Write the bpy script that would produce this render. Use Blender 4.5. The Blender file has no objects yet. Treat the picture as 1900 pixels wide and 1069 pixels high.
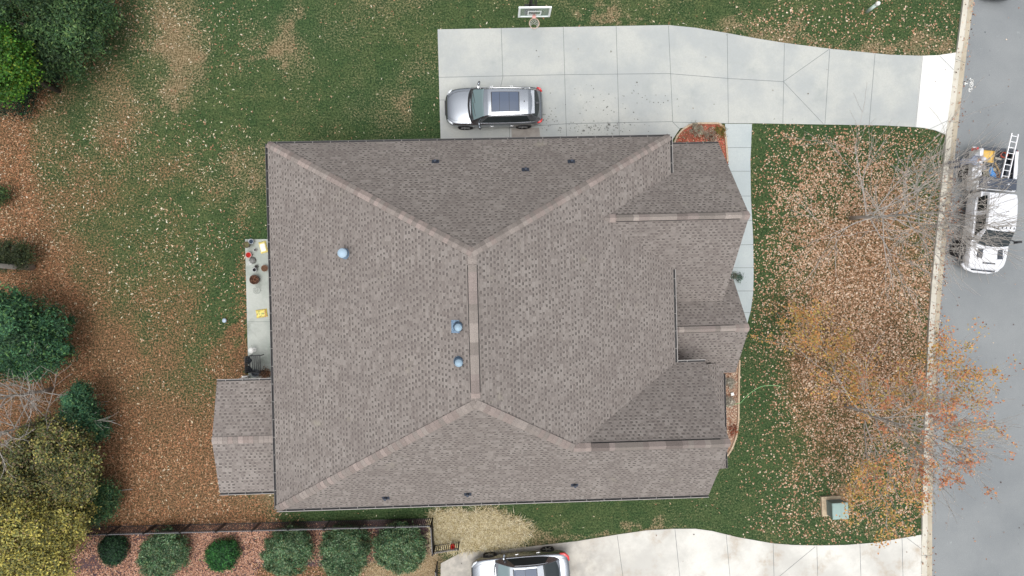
import bpy, bmesh, math, random
import numpy as np
from mathutils import Vector, Matrix, Euler
random.seed(7); rng = np.random.default_rng(7)
SC = bpy.context.scene; COL = SC.collection
PI = math.pi
# ------------------------------------------------------------------ camera
F = 1267.0; H = 34.0
cam = bpy.data.cameras.new("camera"); camo = bpy.data.objects.new("camera", cam); COL.objects.link(camo)
camo.location = (0, 0, H); camo.rotation_euler = (-.0015, -.0287, -.0247)
cam.sensor_width = 36; cam.lens = F/1900*36; cam.clip_start = .5; cam.clip_end = 2000
SC.camera = camo
CR = Euler((-.0015, -.0287, -.0247)).to_matrix()
def W(px, py, z=0.0):
    d = CR @ Vector(((px-950)/F, -(py-534.5)/F, -1)); t = (z-H)/d.z
    return Vector((d.x*t, d.y*t, z))
# ------------------------------------------------------------------ world, sun, exposure (overcast)
SUN = Vector((-.06, -.26, 1.0)).normalized()
w = bpy.data.worlds.new("World"); SC.world = w; w.use_nodes = True
nt = w.node_tree; bgn = nt.nodes['Background']
sky = nt.nodes.new('ShaderNodeTexSky'); sky.sky_type = 'NISHITA'; sky.sun_disc = False
sky.sun_elevation = math.asin(SUN.z); sky.sun_rotation = math.atan2(SUN.x, SUN.y)
sky.air_density = 1.0; sky.dust_density = 4.0; sky.ozone_density = 1.0
hs = nt.nodes.new('ShaderNodeHueSaturation'); hs.inputs['Saturation'].default_value = .2
nt.links.new(sky.outputs[0], hs.inputs['Color']); tcw = nt.nodes.new('ShaderNodeTexCoord'); sxy = nt.nodes.new('ShaderNodeSeparateXYZ'); nt.links.new(tcw.outputs['Generated'], sxy.inputs[0])
mr = nt.nodes.new('ShaderNodeMapRange'); nt.links.new(sxy.outputs[2], mr.inputs[0]); mr.inputs[1].default_value = 0; mr.inputs[2].default_value = 1; mr.inputs[3].default_value = .38; mr.inputs[4].default_value = 1.85
vmx = nt.nodes.new('ShaderNodeVectorMath'); vmx.operation = 'SCALE'; nt.links.new(hs.outputs[0], vmx.inputs[0]); nt.links.new(mr.outputs[0], vmx.inputs['Scale'])   # overcast: brighter overhead
nt.links.new(vmx.outputs[0], bgn.inputs[0]); bgn.inputs[1].default_value = .15
sl = bpy.data.lights.new("sun", 'SUN'); sl.energy = .5; sl.angle = math.radians(50); sl.color = (1, .965, .92)
so = bpy.data.objects.new("sun", sl); COL.objects.link(so); so.rotation_euler = SUN.to_track_quat('Z', 'Y').to_euler(); so.location = (0, 0, 60)
SC.view_settings.view_transform = 'Standard'; SC.view_settings.look = 'None'; SC.view_settings.gamma = 1
SC.view_settings.use_curve_mapping = False; SC.view_settings.exposure = .53
SC.render.engine = 'CYCLES'

# ------------------------------------------------------------------ helpers
def lin(c):
    c /= 255.0
    return c/12.92 if c <= .04045 else ((c+.055)/1.055)**2.4
KEXP = 1.55
def A(r, g, b, k=KEXP): return (lin(r)/k, lin(g)/k, lin(b)/k, 1)     # albedo for a wanted picture value
def tag(o, label=None, cat=None, group=None, kind=None):
    if label: o['label'] = label
    if cat: o['category'] = cat
    if group: o['group'] = group
    if kind: o['kind'] = kind
    return o
def empty(name, loc=(0, 0, 0), rz=0, label=None, cat=None, group=None):
    o = bpy.data.objects.new(name, None); COL.objects.link(o); o.location = loc; o.rotation_euler = (0, 0, rz); o.empty_display_size = .2
    return tag(o, label, cat, group)
def link(name, me, mats=None, parent=None):
    o = bpy.data.objects.new(name, me); COL.objects.link(o)
    if mats is not None:
        for m in (mats if isinstance(mats, (list, tuple)) else [mats]): me.materials.append(m)
    if parent: o.parent = parent
    return o
def mat(name, col=(.5, .5, .5, 1), rough=.7, metal=0, spec=.4, **kw):
    m = bpy.data.materials.new(name); m.use_nodes = True; b = m.node_tree.nodes['Principled BSDF']
    b.inputs['Base Color'].default_value = col if len(col) == 4 else (*col, 1); b.inputs['Roughness'].default_value = rough
    b.inputs['Metallic'].default_value = metal; b.inputs['Specular IOR Level'].default_value = spec
    for k, v in kw.items(): b.inputs[k.replace('_', ' ')].default_value = v
    return m
class NT:
    def __init__(s, m): s.t = m.node_tree; s.b = s.t.nodes['Principled BSDF']
    def n(s, ty, **kw):
        x = s.t.nodes.new(ty)
        for k, v in kw.items(): setattr(x, k, v)
        return x
    def l(s, a, b): s.t.links.new(a, b)
    def setin(s, node, i, v):
        if hasattr(v, 'is_linked') or hasattr(v, 'links'): s.l(v, node.inputs[i])
        else: node.inputs[i].default_value = v
    def math(s, op, a, b=0.0, c=None):
        x = s.n('ShaderNodeMath', operation=op); s.setin(x, 0, a); s.setin(x, 1, b)
        if c is not None: s.setin(x, 2, c)
        return x.outputs[0]
    def mix(s, f, a, b, bt='MIX'):
        x = s.n('ShaderNodeMix', data_type='RGBA', blend_type=bt); s.setin(x, 0, f); s.setin(x, 6, a); s.setin(x, 7, b); return x.outputs[2]
    def noise(s, scale, detail=3, rough=.6, vec=None, w=None):
        x = s.n('ShaderNodeTexNoise'); x.inputs['Scale'].default_value = scale; x.inputs['Detail'].default_value = detail; x.inputs['Roughness'].default_value = rough
        if vec: s.l(vec, x.inputs['Vector'])
        return x.outputs['Fac']
    def ramp(s, f, a, b):
        x = s.n('ShaderNodeMapRange'); x.interpolation_type = 'SMOOTHSTEP'; s.setin(x, 0, f); x.inputs[1].default_value = a; x.inputs[2].default_value = b; return x.outputs[0]
    def pos(s): return s.n('ShaderNodeNewGeometry').outputs['Position']
    def obj(s): return s.n('ShaderNodeTexCoord').outputs['Object']
    def bump(s, h, st=.3, d=.02):
        x = s.n('ShaderNodeBump'); x.inputs['Strength'].default_value = st; x.inputs['Distance'].default_value = d; s.l(h, x.inputs['Height']); s.l(x.outputs[0], s.b.inputs['Normal'])
    def col(s, c): s.l(c, s.b.inputs['Base Color'])
def noisy(name, c1, c2, scale=8, rough=.8, lo=.35, hi=.65, bump=.2, metal=0, spec=.3, fine=None, bd=.01):
    m = mat(name, c1, rough, metal, spec); t = NT(m); p = t.obj()
    f = t.ramp(t.noise(scale, 5, .65, p), lo, hi); c = t.mix(f, c1, c2)
    if fine:
        g = t.ramp(t.noise(fine, 2, .5, p), .3, .7); c = t.mix(.35, c, t.mix(g, (.25, .25, .25, 1), (1, 1, 1, 1)), 'MULTIPLY')
    t.col(c)
    if bump: t.bump(t.noise(fine or scale*4, 3, .6, p), bump, bd)
    return m
def attrmat(name, rough=.7, spec=.2, trans=0, noise=0):
    m = mat(name, (1, 1, 1, 1), rough, 0, spec); t = NT(m); a = t.n('ShaderNodeAttribute', attribute_name='Col')
    c = a.outputs['Color']
    if noise:
        c = t.mix(.5, c, t.mix(t.ramp(t.noise(noise, 3, .6, t.obj()), .3, .7), (.45, .45, .45, 1), (1, 1, 1, 1)), 'MULTIPLY')
    t.col(c)
    if trans:
        tr = t.n('ShaderNodeBsdfTranslucent'); t.l(c, tr.inputs[0]); ms = t.n('ShaderNodeMixShader'); ms.inputs[0].default_value = trans
        t.l(t.b.outputs[0], ms.inputs[1]); t.l(tr.outputs[0], ms.inputs[2]); t.l(ms.outputs[0], t.t.nodes['Material Output'].inputs[0])
    return m
# mesh builder ------------------------------------------------------
class MB:
    def __init__(s): s.v = []; s.f = []; s.mi = []; s.c = []
    def quad(s, *p, mi=0, c=None):
        k = len(s.v); s.v += [tuple(q) for q in p]; s.f.append(tuple(range(k, k+len(p)))); s.mi.append(mi); s.c.append(c or (1, 1, 1, 1)); return s
    def box(s, c, d, M=None, mi=0, col=None, taper=1.0):
        x, y, z = (q/2 for q in d); P = []
        for sz in (-1, 1):
            tp = taper if sz > 0 else 1
            for sx, sy in ((-1, -1), (1, -1), (1, 1), (-1, 1)): P.append(Vector((sx*x*tp, sy*y*tp, sz*z)))
        P = [(M @ p if M else p)+Vector(c) for p in P]
        for q in ((3, 2, 1, 0), (4, 5, 6, 7), (0, 1, 5, 4), (1, 2, 6, 5), (2, 3, 7, 6), (3, 0, 4, 7)): s.quad(*[P[i] for i in q], mi=mi, c=col)
        return s
    def bar(s, a, b, wd, h, mi=0, up=Vector((0, 0, 1)), col=None):      # box from a to b
        a = Vector(a); b = Vector(b); d = (b-a); L = d.length; d.normalize()
        if abs(d.dot(up)) > .98: up = Vector((0, 1, 0))
        sd = d.cross(up).normalized(); u2 = sd.cross(d)
        M = Matrix((d, sd, u2)).transposed(); return s.box((a+b)/2, (L, wd, h), M, mi, col)
    def tube(s, pts, rad, n=8, mi=0, cap=True, col=None):
        pts = [Vector(p) for p in pts]; R = rad if isinstance(rad, (list, tuple)) else [rad]*len(pts); k0 = len(s.v); prev = None
        for i, p in enumerate(pts):
            d = (pts[min(i+1, len(pts)-1)]-pts[max(i-1, 0)]).normalized()
            a = prev if prev else (Vector((0, 0, 1)) if abs(d.z) < .9 else Vector((1, 0, 0)))
            e1 = (a-d*a.dot(d)).normalized(); e2 = d.cross(e1); prev = e1
            for j in range(n):
                t = 2*PI*j/n; s.v.append(tuple(p+(e1*math.cos(t)+e2*math.sin(t))*R[i]))
        for i in range(len(pts)-1):
            for j in range(n):
                a = k0+i*n+j; b = k0+i*n+(j+1) % n; s.f.append((a, b, b+n, a+n)); s.mi.append(mi); s.c.append(col or (1, 1, 1, 1))
        if cap:
            s.f.append(tuple(range(k0+n-1, k0-1, -1))); s.mi.append(mi); s.c.append(col or (1, 1, 1, 1))
            e = k0+(len(pts)-1)*n; s.f.append(tuple(range(e, e+n))); s.mi.append(mi); s.c.append(col or (1, 1, 1, 1))
        return s
    def lathe(s, prof, c=(0, 0, 0), n=24, mi=0, jit=0, col=None):
        k0 = len(s.v)
        for (r, z) in prof:
            for j in range(n):
                t = 2*PI*j/n; rr = r*(1+jit*random.uniform(-1, 1)); s.v.append((c[0]+rr*math.cos(t), c[1]+rr*math.sin(t), c[2]+z))
        for i in range(len(prof)-1):
            for j in range(n):
                a = k0+i*n+j; b = k0+i*n+(j+1) % n; s.f.append((a, b, b+n, a+n)); s.mi.append(mi); s.c.append(col or (1, 1, 1, 1))
        return s
    def build(s, name, mats, parent=None, smooth=False, colattr=False):
        me = bpy.data.meshes.new(name); me.from_pydata(s.v, [], s.f); me.polygons.foreach_set('material_index', s.mi)
        if smooth: me.polygons.foreach_set('use_smooth', [True]*len(s.f))
        if colattr:
            a = me.color_attributes.new('Col', 'FLOAT_COLOR', 'CORNER'); arr = np.repeat(np.array(s.c, dtype=np.float32), [len(f) for f in s.f], axis=0); a.data.foreach_set('color', arr.ravel())
        me.update(); return link(name, me, mats, parent)
def np_mesh(name, V, Fq, mats, parent=None, colors=None, smooth=False):   # V (n,3), Fq (m,k), colors per face (m,4)
    me = bpy.data.meshes.new(name); n, (m, k) = len(V), Fq.shape
    me.vertices.add(n); me.vertices.foreach_set('co', V.astype(np.float32).ravel())
    me.loops.add(m*k); me.loops.foreach_set('vertex_index', Fq.astype(np.int32).ravel())
    me.polygons.add(m); me.polygons.foreach_set('loop_start', np.arange(0, m*k, k, dtype=np.int32)); me.polygons.foreach_set('loop_total', np.full(m, k, dtype=np.int32))
    if smooth: me.polygons.foreach_set('use_smooth', np.ones(m, dtype=bool))
    if colors is not None:
        a = me.color_attributes.new('Col', 'FLOAT_COLOR', 'CORNER'); a.data.foreach_set('color', np.repeat(colors.astype(np.float32), k, axis=0).ravel())
    me.update(calc_edges=True); return link(name, me, mats, parent)
def slab(name, pts, z0, z1, mats, parent=None, kind=None, mi=0, joints=(), jw=.02):
    bm = bmesh.new(); vs = [bm.verts.new((p[0], p[1], z1)) for p in pts]; f = bm.faces.new(vs)
    if f.normal.z < 0 or sum((pts[i][0]*pts[(i+1) % len(pts)][1]-pts[(i+1) % len(pts)][0]*pts[i][1]) for i in range(len(pts))) < 0: f.normal_flip()
    r = bmesh.ops.extrude_face_region(bm, geom=[f]); dv = [g for g in r['geom'] if isinstance(g, bmesh.types.BMVert)]
    for v in dv: v.co.z = z1
    for v in vs: v.co.z = z0
    bmesh.ops.recalc_face_normals(bm, faces=bm.faces)
    for ln in joints:
        ln = [Vector((p[0], p[1])) for p in ln]
        for a, b in zip(ln[:-1], ln[1:]):
            d = (b-a).normalized(); nn = Vector((-d.y, d.x))*jw/2
            q = bm.faces.new([bm.verts.new((*(p), z1+.004)) for p in (a-nn, b-nn, b+nn, a+nn)]); q.material_index = 1
            if q.normal.z < 0: q.normal_flip()
    bmesh.ops.triangulate(bm, faces=[f for f in bm.faces if len(f.verts) > 4])
    me = bpy.data.meshes.new(name); bm.to_mesh(me); bm.free(); o = link(name, me, mats, parent)
    for p in me.polygons:
        if p.normal.z < -.5 and abs(p.center.z-z1) < .006: p.flip()
    if kind: o['kind'] = kind
    return o
# fractal value noise on arrays
_T = rng.random((256, 256))
def vn(x, y, s, oct=4, seed=0):
    out = 0; amp = 1; tot = 0
    for o in range(oct):
        X = x/s+17.3*o+seed*5.1; Y = y/s+9.7*o+seed*3.3; xi = np.floor(X).astype(int); yi = np.floor(Y).astype(int); fx = X-xi; fy = Y-yi
        fx = fx*fx*(3-2*fx); fy = fy*fy*(3-2*fy); g = lambda a, b: _T[(a) % 256, (b) % 256]
        out = out+amp*((g(xi, yi)*(1-fx)+g(xi+1, yi)*fx)*(1-fy)+(g(xi, yi+1)*(1-fx)+g(xi+1, yi+1)*fx)*fy); tot += amp; amp *= .55; s = s/2
    return out/tot
def sstep(a, b, x): t = np.clip((x-a)/(b-a), 0, 1); return t*t*(3-2*t)
def topx(X, Y):      # ground point -> photo pixel (z = 0), for laying out where things grow
    P = np.stack([X, Y, np.full_like(X, -H)], -1) @ np.array(CR)
    return 950+F*P[..., 0]/-P[..., 2], 534.5-F*P[..., 1]/-P[..., 2]
def inpoly(px, py, poly):
    r = np.zeros(px.shape, bool); n = len(poly)
    for i in range(n):
        x1, y1 = poly[i]; x2, y2 = poly[(i+1) % n]
        if y1 == y2: continue
        c = ((y1 > py) != (y2 > py)) & (px < (x2-x1)*(py-y1)/(y2-y1)+x1); r ^= c
    return r
def blob(px, py, cx, cy, rx, ry): return np.exp(-(((px-cx)/rx)**2+((py-cy)/ry)**2))

# ------------------------------------------------------------------ materials
M = {}
def concrete(name, c1, c2, stain=None, st=(.55, .75)):
    m = mat(name, c1, .85, 0, .3); t = NT(m); p = t.pos()
    c = t.mix(t.ramp(t.noise(.45, 5, .6, p), .35, .65), c1, c2)
    c = t.mix(t.math('MULTIPLY', t.ramp(t.noise(14, 4, .7, p), .3, .7), .30), c, (c1[0]*.72, c1[1]*.72, c1[2]*.72, 1))
    c = t.mix(t.math('MULTIPLY', t.ramp(t.noise(60, 2, .6, p), .3, .7), .16), c, (c1[0]*.6, c1[1]*.6, c1[2]*.6, 1))
    if stain: c = t.mix(t.math('MULTIPLY', t.ramp(t.noise(.7, 6, .65, p), *st), .7), c, stain)
    c = t.mix(t.ramp(t.noise(3.3, 2, .5, p), .76, .80), c, (c1[0]*.45, c1[1]*.44, c1[2]*.4, 1))
    t.col(c); t.bump(t.noise(90, 2, .5, p), .25, .004); return m
M['drive'] = concrete('driveway_concrete', A(196, 198, 192), A(177, 182, 181), A(160, 166, 164), (.52, .8))
M['apron'] = concrete('new_concrete', A(238, 238, 232), A(228, 229, 225))
M['ndrive'] = concrete('pale_concrete', A(230, 228, 220), A(200, 198, 191), A(172, 154, 130), (.50, .74))
m = M['ndrive']; t = NT(m); src = m.node_tree.nodes['Principled BSDF'].inputs['Base Color'].links[0].from_socket; sx = t.n('ShaderNodeSeparateXYZ'); t.l(t.pos(), sx.inputs[0])
t.col(t.mix(t.ramp(t.math('ADD', sx.outputs[0], t.math('MULTIPLY', t.noise(.8, 5, .65, t.pos()), 5.0)), 10.5, 4.5), src, t.mix(t.ramp(t.noise(1.3, 5, .65, t.pos()), .35, .65), A(200, 194, 182), A(164, 160, 152))))
M['walk'] = concrete('walk_concrete', A(192, 200, 199), A(181, 191, 192))
M['patio'] = concrete('patio_concrete', A(194, 198, 190), A(160, 168, 160), A(96, 104, 94), (.50, .74))
M['kerb'] = concrete('kerb_concrete', A(218, 213, 199), A(196, 190, 174))
M['gutter'] = concrete('gutter_concrete', A(198, 188, 168), A(176, 165, 144))
M['joint'] = mat('joint', A(112, 118, 120), .95)
m = mat('asphalt', A(150, 156, 160), .9, 0, .25); t = NT(m); p = t.pos()
c = t.mix(t.ramp(t.noise(.25, 4, .6, p), .3, .7), A(126, 131, 134), A(146, 150, 151))
c = t.mix(t.math('MULTIPLY', t.ramp(t.noise(45, 3, .7, p), .35, .7), .5), c, A(96, 101, 104))
c = t.mix(t.math('MULTIPLY', t.ramp(t.noise(130, 1, .5, p), .35, .7), .3), c, A(178, 180, 178)); c = t.mix(t.ramp(t.noise(1.6, 5, .75, p), .63, .76), c, A(172, 176, 176)); c = t.mix(t.ramp(t.noise(2.3, 3, .6, p), .70, .76), c, A(98, 102, 104))
c = t.mix(t.ramp(t.noise(7, 3, .6, p), .78, .82), c, A(214, 216, 214)); t.col(c); t.bump(t.noise(120, 2, .6, p), .4, .006); M['asphalt'] = m
# lawn: masks R straw, G needles, B lushness
m = mat('lawn', (.05, .08, .03, 1), .9, 0, .15); t = NT(m); p = t.pos(); a = t.n('ShaderNodeAttribute', attribute_name='mask'); sp = t.n('ShaderNodeSeparateColor'); t.l(a.outputs['Color'], sp.inputs[0])
fine = t.noise(11, 4, .75, p); vf = t.noise(34, 3, .7, p); med = t.noise(2.2, 5, .65, p)
big = t.noise(.9, 5, .7, p); g = t.mix(t.ramp(t.math('ADD', t.math('MULTIPLY', med, .5), t.math('MULTIPLY', big, .5)), .38, .62), A(58, 82, 44), A(106, 114, 70)); g = t.mix(t.math('MULTIPLY', sp.outputs[2], .7), g, A(52, 88, 52))
g = t.mix(t.math('MULTIPLY', t.ramp(vf, .35, .68), .8), g, A(100, 126, 80)); g = t.mix(t.math('MULTIPLY', t.ramp(fine, .60, .36), .8), g, A(26, 50, 28))
def thr(attr, nz, wdt): # noise-broken mask
    return t.ramp(t.math('ADD', attr, t.math('MULTIPLY', t.math('SUBTRACT', nz, .5), 3.2)), .5-wdt, .5+wdt)
mixn = t.math('ADD', t.math('MULTIPLY', fine, .55), t.math('MULTIPLY', vf, .45))
stw = t.mix(t.ramp(vf, .3, .7), A(128, 108, 78), A(206, 188, 152)); stw = t.mix(t.ramp(fine, .60, .42), stw, A(110, 96, 66))
c = t.mix(thr(sp.outputs[0], mixn, .2), g, stw)
nd = t.mix(t.ramp(vf, .32, .68), A(124, 88, 62), A(196, 154, 116)); nd = t.mix(t.ramp(fine, .60, .42), nd, A(84, 72, 48))
c = t.mix(thr(sp.outputs[1], mixn, .2), c, nd); t.col(c)
t.bump(t.math('ADD', vf, t.math('MULTIPLY', fine, 2)), .9, .05); M['lawn'] = m
M['leaf'] = attrmat('dry_leaf', .75, .15, .1)
M['foliage'] = attrmat('foliage', .6, .25, .25)
M['bark'] = noisy('pale_bark', A(208, 202, 194), A(176, 168, 160), 20, .9)
M['dbark'] = noisy('dark_bark', A(118, 108, 100), A(84, 76, 70), 20, .9)
# shingles
def shingle(name, c0, c1, cd):
    m = mat(name, c0, .93, 0, .2); t = NT(m); uv = t.n('ShaderNodeUVMap', uv_map='UV'); s = t.n('ShaderNodeSeparateXYZ'); t.l(uv.outputs[0], s.inputs[0])
    v = t.math('DIVIDE', s.outputs[1], .150); row = t.math('FLOOR', v); fv = t.math('FRACT', v)
    wn = t.n('ShaderNodeTexWhiteNoise', noise_dimensions='1D'); t.l(row, wn.inputs['W'])
    u = t.math('ADD', t.math('DIVIDE', s.outputs[0], .215), t.math('MULTIPLY', wn.outputs['Value'], 13.7))
    colm = t.math('FLOOR', u); fu = t.math('FRACT', u); cb = t.n('ShaderNodeCombineXYZ'); t.l(colm, cb.inputs[0]); t.l(row, cb.inputs[1])
    w2 = t.n('ShaderNodeTexWhiteNoise', noise_dimensions='2D'); t.l(cb.outputs[0], w2.inputs['Vector']); sc = t.n('ShaderNodeSeparateColor'); t.l(w2.outputs['Color'], sc.inputs[0])
    base = t.mix(sc.outputs[0], c0, c1)
    ln = t.math('ADD', t.math('MULTIPLY', sc.outputs[1], .38), .24)
    dash = t.math('MULTIPLY', t.math('LESS_THAN', fu, ln), t.math('MULTIPLY', t.math('GREATER_THAN', fv, .40), t.math('LESS_THAN', fv, .93)))
    dash = t.math('MULTIPLY', dash, t.math('GREATER_THAN', sc.outputs[2], .2))
    c = t.mix(t.math('MULTIPLY', dash, t.math('ADD', t.math('MULTIPLY', sc.outputs[0], .35), .5)), base, cd); c = t.mix(t.math('MULTIPLY', t.math('LESS_THAN', fv, .13), .30), c, cd)  # printed dark dashes; thin line at course butts is their shadow put into the colour
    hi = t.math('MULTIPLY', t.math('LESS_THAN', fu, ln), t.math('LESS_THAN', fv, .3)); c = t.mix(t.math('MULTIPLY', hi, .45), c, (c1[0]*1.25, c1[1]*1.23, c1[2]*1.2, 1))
    p = t.pos(); c = t.mix(t.math('MULTIPLY', t.ramp(t.noise(.5, 5, .6, p), .35, .7), .35), c, (c0[0]*.80, c0[1]*.78, c0[2]*.78, 1))
    stk = t.n('ShaderNodeMapping'); stk.inputs['Scale'].default_value = (2.2, .35, 1); t.l(uv.outputs[0], stk.inputs[0]); c = t.mix(t.math('MULTIPLY', t.ramp(t.noise(1.0, 4, .6, stk.outputs[0]), .45, .75), .30), c, (c0[0]*.78, c0[1]*.78, c0[2]*.80, 1))
    c = t.mix(t.ramp(t.noise(.9, 5, .6, p), .62, .85), c, (c1[0]*1.12, c1[1]*1.14, c1[2]*1.0, 1))
    c = t.mix(t.math('MULTIPLY', t.ramp(t.noise(70, 2, .6, p), .3, .7), .3), c, (c0[0]*.7, c0[1]*.7, c0[2]*.7, 1)); t.col(c)
    hgt = t.math('SUBTRACT', t.math('MULTIPLY', t.math('SUBTRACT', 1.0, fv), 1.0), t.math('MULTIPLY', dash, .4)); t.bump(hgt, .5, .012); return m
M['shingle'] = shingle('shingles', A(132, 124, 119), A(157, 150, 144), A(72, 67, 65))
M['cap'] = attrmat('ridge_cap', .95, .15, 0, 30)
M['black'] = mat('black_trim', (.012, .012, .013, 1), .5)
M['guttermetal'] = mat('gutter_metal', A(90, 88, 88), .5, 0, .5)
M['galv'] = noisy('galvanised', A(132, 158, 182), A(92, 118, 144), 24, .65, metal=.0, spec=.5, bump=0)
M['darkmetal'] = mat('dark_metal', A(52, 60, 74), .7, .0)
m = mat('brick', (.3, .12, .08, 1), .9); t = NT(m); bt = t.n('ShaderNodeTexBrick'); bt.inputs['Scale'].default_value = 4.5; bt.inputs['Color1'].default_value = (.28, .12, .08, 1); bt.inputs['Color2'].default_value = (.2, .09, .07, 1); bt.inputs['Mortar'].default_value = (.4, .37, .33, 1)
tc = t.n('ShaderNodeTexCoord'); mp = t.n('ShaderNodeMapping'); mp.inputs['Rotation'].default_value = (PI/2, 0, 0); t.l(tc.outputs['Object'], mp.inputs[0])
sx = t.n('ShaderNodeSeparateXYZ'); t.l(tc.outputs['Object'], sx.inputs[0]); cx = t.n('ShaderNodeCombineXYZ'); t.l(t.math('ADD', sx.outputs[0], sx.outputs[1]), cx.inputs[0]); t.l(sx.outputs[2], cx.inputs[1]); t.l(cx.outputs[0], bt.inputs[0]); t.col(bt.outputs[0]); M['brick'] = m
M['trim'] = mat('white_trim', (.75, .74, .7, 1), .5)
M['glass'] = mat('glass', (.02, .03, .035, 1), .06, 0, .6)
M['blackfence'] = mat('black_fence', (.013, .013, .014, 1), .55)
M['railtop'] = mat('fence_rail', A(88, 88, 92), .45, .0)
M['white'] = mat('white_plastic', A(235, 235, 230), .5)

# ------------------------------------------------------------------ setting: lawn
def axis(lo, hi, st, far):
    a = np.arange(lo, hi+st, st); e = []; d = st*2; x = hi
    while x < far: x += d; d *= 1.5; e.append(x)
    e = np.array(e); return np.concatenate([-(e-hi)[::-1]+lo, a, e])
gx = axis(-29, 29, .14, 400); gy = axis(-17, 17, .14, 400); X, Y = np.meshgrid(gx, gy); px, py = topx(X, Y)
n1 = vn(X, Y, 3.0, 5); n2 = vn(X, Y, 1.2, 4, 3); n3 = vn(X, Y, 8, 4, 7)
wx = px+110*(vn(X, Y, 1.6, 4, 31)-.5)+60*(vn(X, Y, .5, 3, 32)-.5); wy = py+110*(vn(X, Y, 1.6, 4, 41)-.5)+60*(vn(X, Y, .5, 3, 42)-.5)
B = lambda *a: blob(wx, wy, *a)
straw = .10+.9*(n1-.5)+.35*(n2-.5)
straw += .20*sstep(700, 200, px)*sstep(420, 100, py)
for b in ((330, 60, 50, 75, .42), (315, 130, 50, 50, .32), (500, 92, 55, 26, .5), (525, 60, 22, 40, .3), (300, 192, 26, 22, .6), (350, 120, 40, 40, .35), (450, 40, 30, 30, .3), (755, 190, 18, 30, .35), (470, 170, 40, 30, .25),
          (1110, 42, 38, 12, .75), (1180, 44, 40, 9, .5), (1150, 20, 40, 14, .4), (1640, 92, 110, 18, .65), (1735, 75, 50, 26, .55), (1470, 72, 130, 16, .4), (1350, 55, 120, 12, .35), (1760, 20, 25, 50, .35),
          (480, 930, 45, 22, .65), (430, 905, 50, 30, .5), (330, 880, 60, 30, .45), (875, 982, 75, 32, .7), (1020, 1000, 80, 16, .6), (1120, 985, 70, 12, .5), (760, 1050, 60, 30, 1.0), (690, 1055, 25, 16, .6), (1190, 978, 60, 10, .4),
          (1467, 250, 22, 14, .35), (1560, 965, 60, 40, .35), (1680, 990, 30, 8, .5), (440, 445, 12, 120, .3), (1385, 780, 18, 60, .15), (1550, 905, 30, 12, .5), (300, 920, 120, 30, .3)):
    straw += b[4]*B(*b[:4])
need = np.zeros_like(px)
# boundary: pine straw along the wood on the left and the bottom of the yard
edge = np.interp(py, [-400, 0, 90, 150, 230, 300, 400, 480, 560, 640, 720, 800, 870, 950, 1069, 1500], [190, 180, 135, 70, 10, 12, 30, 70, 112, 130, 175, 215, 245, 250, 600, 600])
need += 1.0*sstep(60, 0, px-edge)
need += .36*sstep(400, 20, px-edge)*sstep(380, 800, py)*(.35+1.2*vn(X, Y, 2.2, 4, 71))*sstep(1500, 1000, py)
need += .30*sstep(460, 40, px-edge)*sstep(120, 500, py)+.16*sstep(520, 300, px)*sstep(0, 60, px-edge)+.10*sstep(160, 0, px-edge)
need += .45*sstep(900, 970, py)*sstep(700, 500, px)+.25*sstep(890, 930, py)*sstep(430, 380, px)
need += .7*B(448, 590, 14, 130)+.4*B(425, 700, 40, 60)+.8*B(460, 690, 9, 30)
need += .5*B(380, 830, 60, 50)
need += .9*sstep(985, 1000, py)*sstep(470, 430, px)
need += .62*B(1600, 560, 150, 190)+.35*B(1620, 420, 120, 90)+.35*B(1640, 740, 130, 120)+.25*B(1500, 700, 60, 200)
need += .55*(n2-.5)+.45*(n1-.5)*sstep(700, 300, px)
need *= 1-.9*sstep(480, 520, px)*sstep(1340, 1320, px)*sstep(1040, 960, py)
lush = sstep(.35, .65, n3)*.8
MK = np.stack([np.clip(straw, 0, 1), np.clip(need, 0, 1), np.clip(lush, 0, 1), np.ones_like(px)], -1).reshape(-1, 4)
ny, nx = X.shape; V = np.stack([X, Y, np.zeros_like(X)], -1).reshape(-1, 3)
i = np.arange(ny-1)[:, None]*nx+np.arange(nx-1)[None]; Fq = np.stack([i, i+1, i+nx+1, i+nx], -1).reshape(-1, 4)
lawn = np_mesh('lawn', V, Fq, M['lawn']); lawn['kind'] = 'structure'
at = lawn.data.color_attributes.new('mask', 'FLOAT_COLOR', 'POINT'); at.data.foreach_set('color', MK.astype(np.float32).ravel())
def need_at(x, y): # mask lookup
    ix = np.clip(np.searchsorted(gx, x), 0, nx-1); iy = np.clip(np.searchsorted(gy, y), 0, ny-1); return MK.reshape(ny, nx, 4)[iy, ix]
# ------------------------------------------------------------------ kerb and road
KL = [(1785, 0), (1773, 98), (1762, 190), (1754, 250), (1744, 350), (1727, 520), (1721, 600), (1713, 800), (1709, 940), (1709, 1069)]
KR = [(1806, 0), (1793, 98), (1782, 190), (1775, 250), (1765, 350), (1748, 520), (1742, 600), (1732, 800), (1729, 940), (1729, 1069)]
def extend(P, L=150):
    P = [W(*p) for p in P]; a = P[0]+(P[0]-P[1]).normalized()*L; b = P[-1]+(P[-1]-P[-2]).normalized()*L
    a.x = P[0].x+(a.x-P[0].x)*.9; return [a]+P+[b]
KLw = extend(KL); KRw = extend(KR)
def resample(P, n):
    P = [Vector(p) for p in P]; d = [0]
    for a, b in zip(P[:-1], P[1:]): d.append(d[-1]+(b-a).length)
    out = []
    for s in np.linspace(0, d[-1], n):
        k = min(max(np.searchsorted(d, s)-1, 0), len(P)-2); t_ = (s-d[k])/(d[k+1]-d[k]); out.append(P[k].lerp(P[k+1], float(t_)))
    return out
ys = np.concatenate([[-160], np.arange(-16, 16.1, .5), [160]])[::-1]
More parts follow.
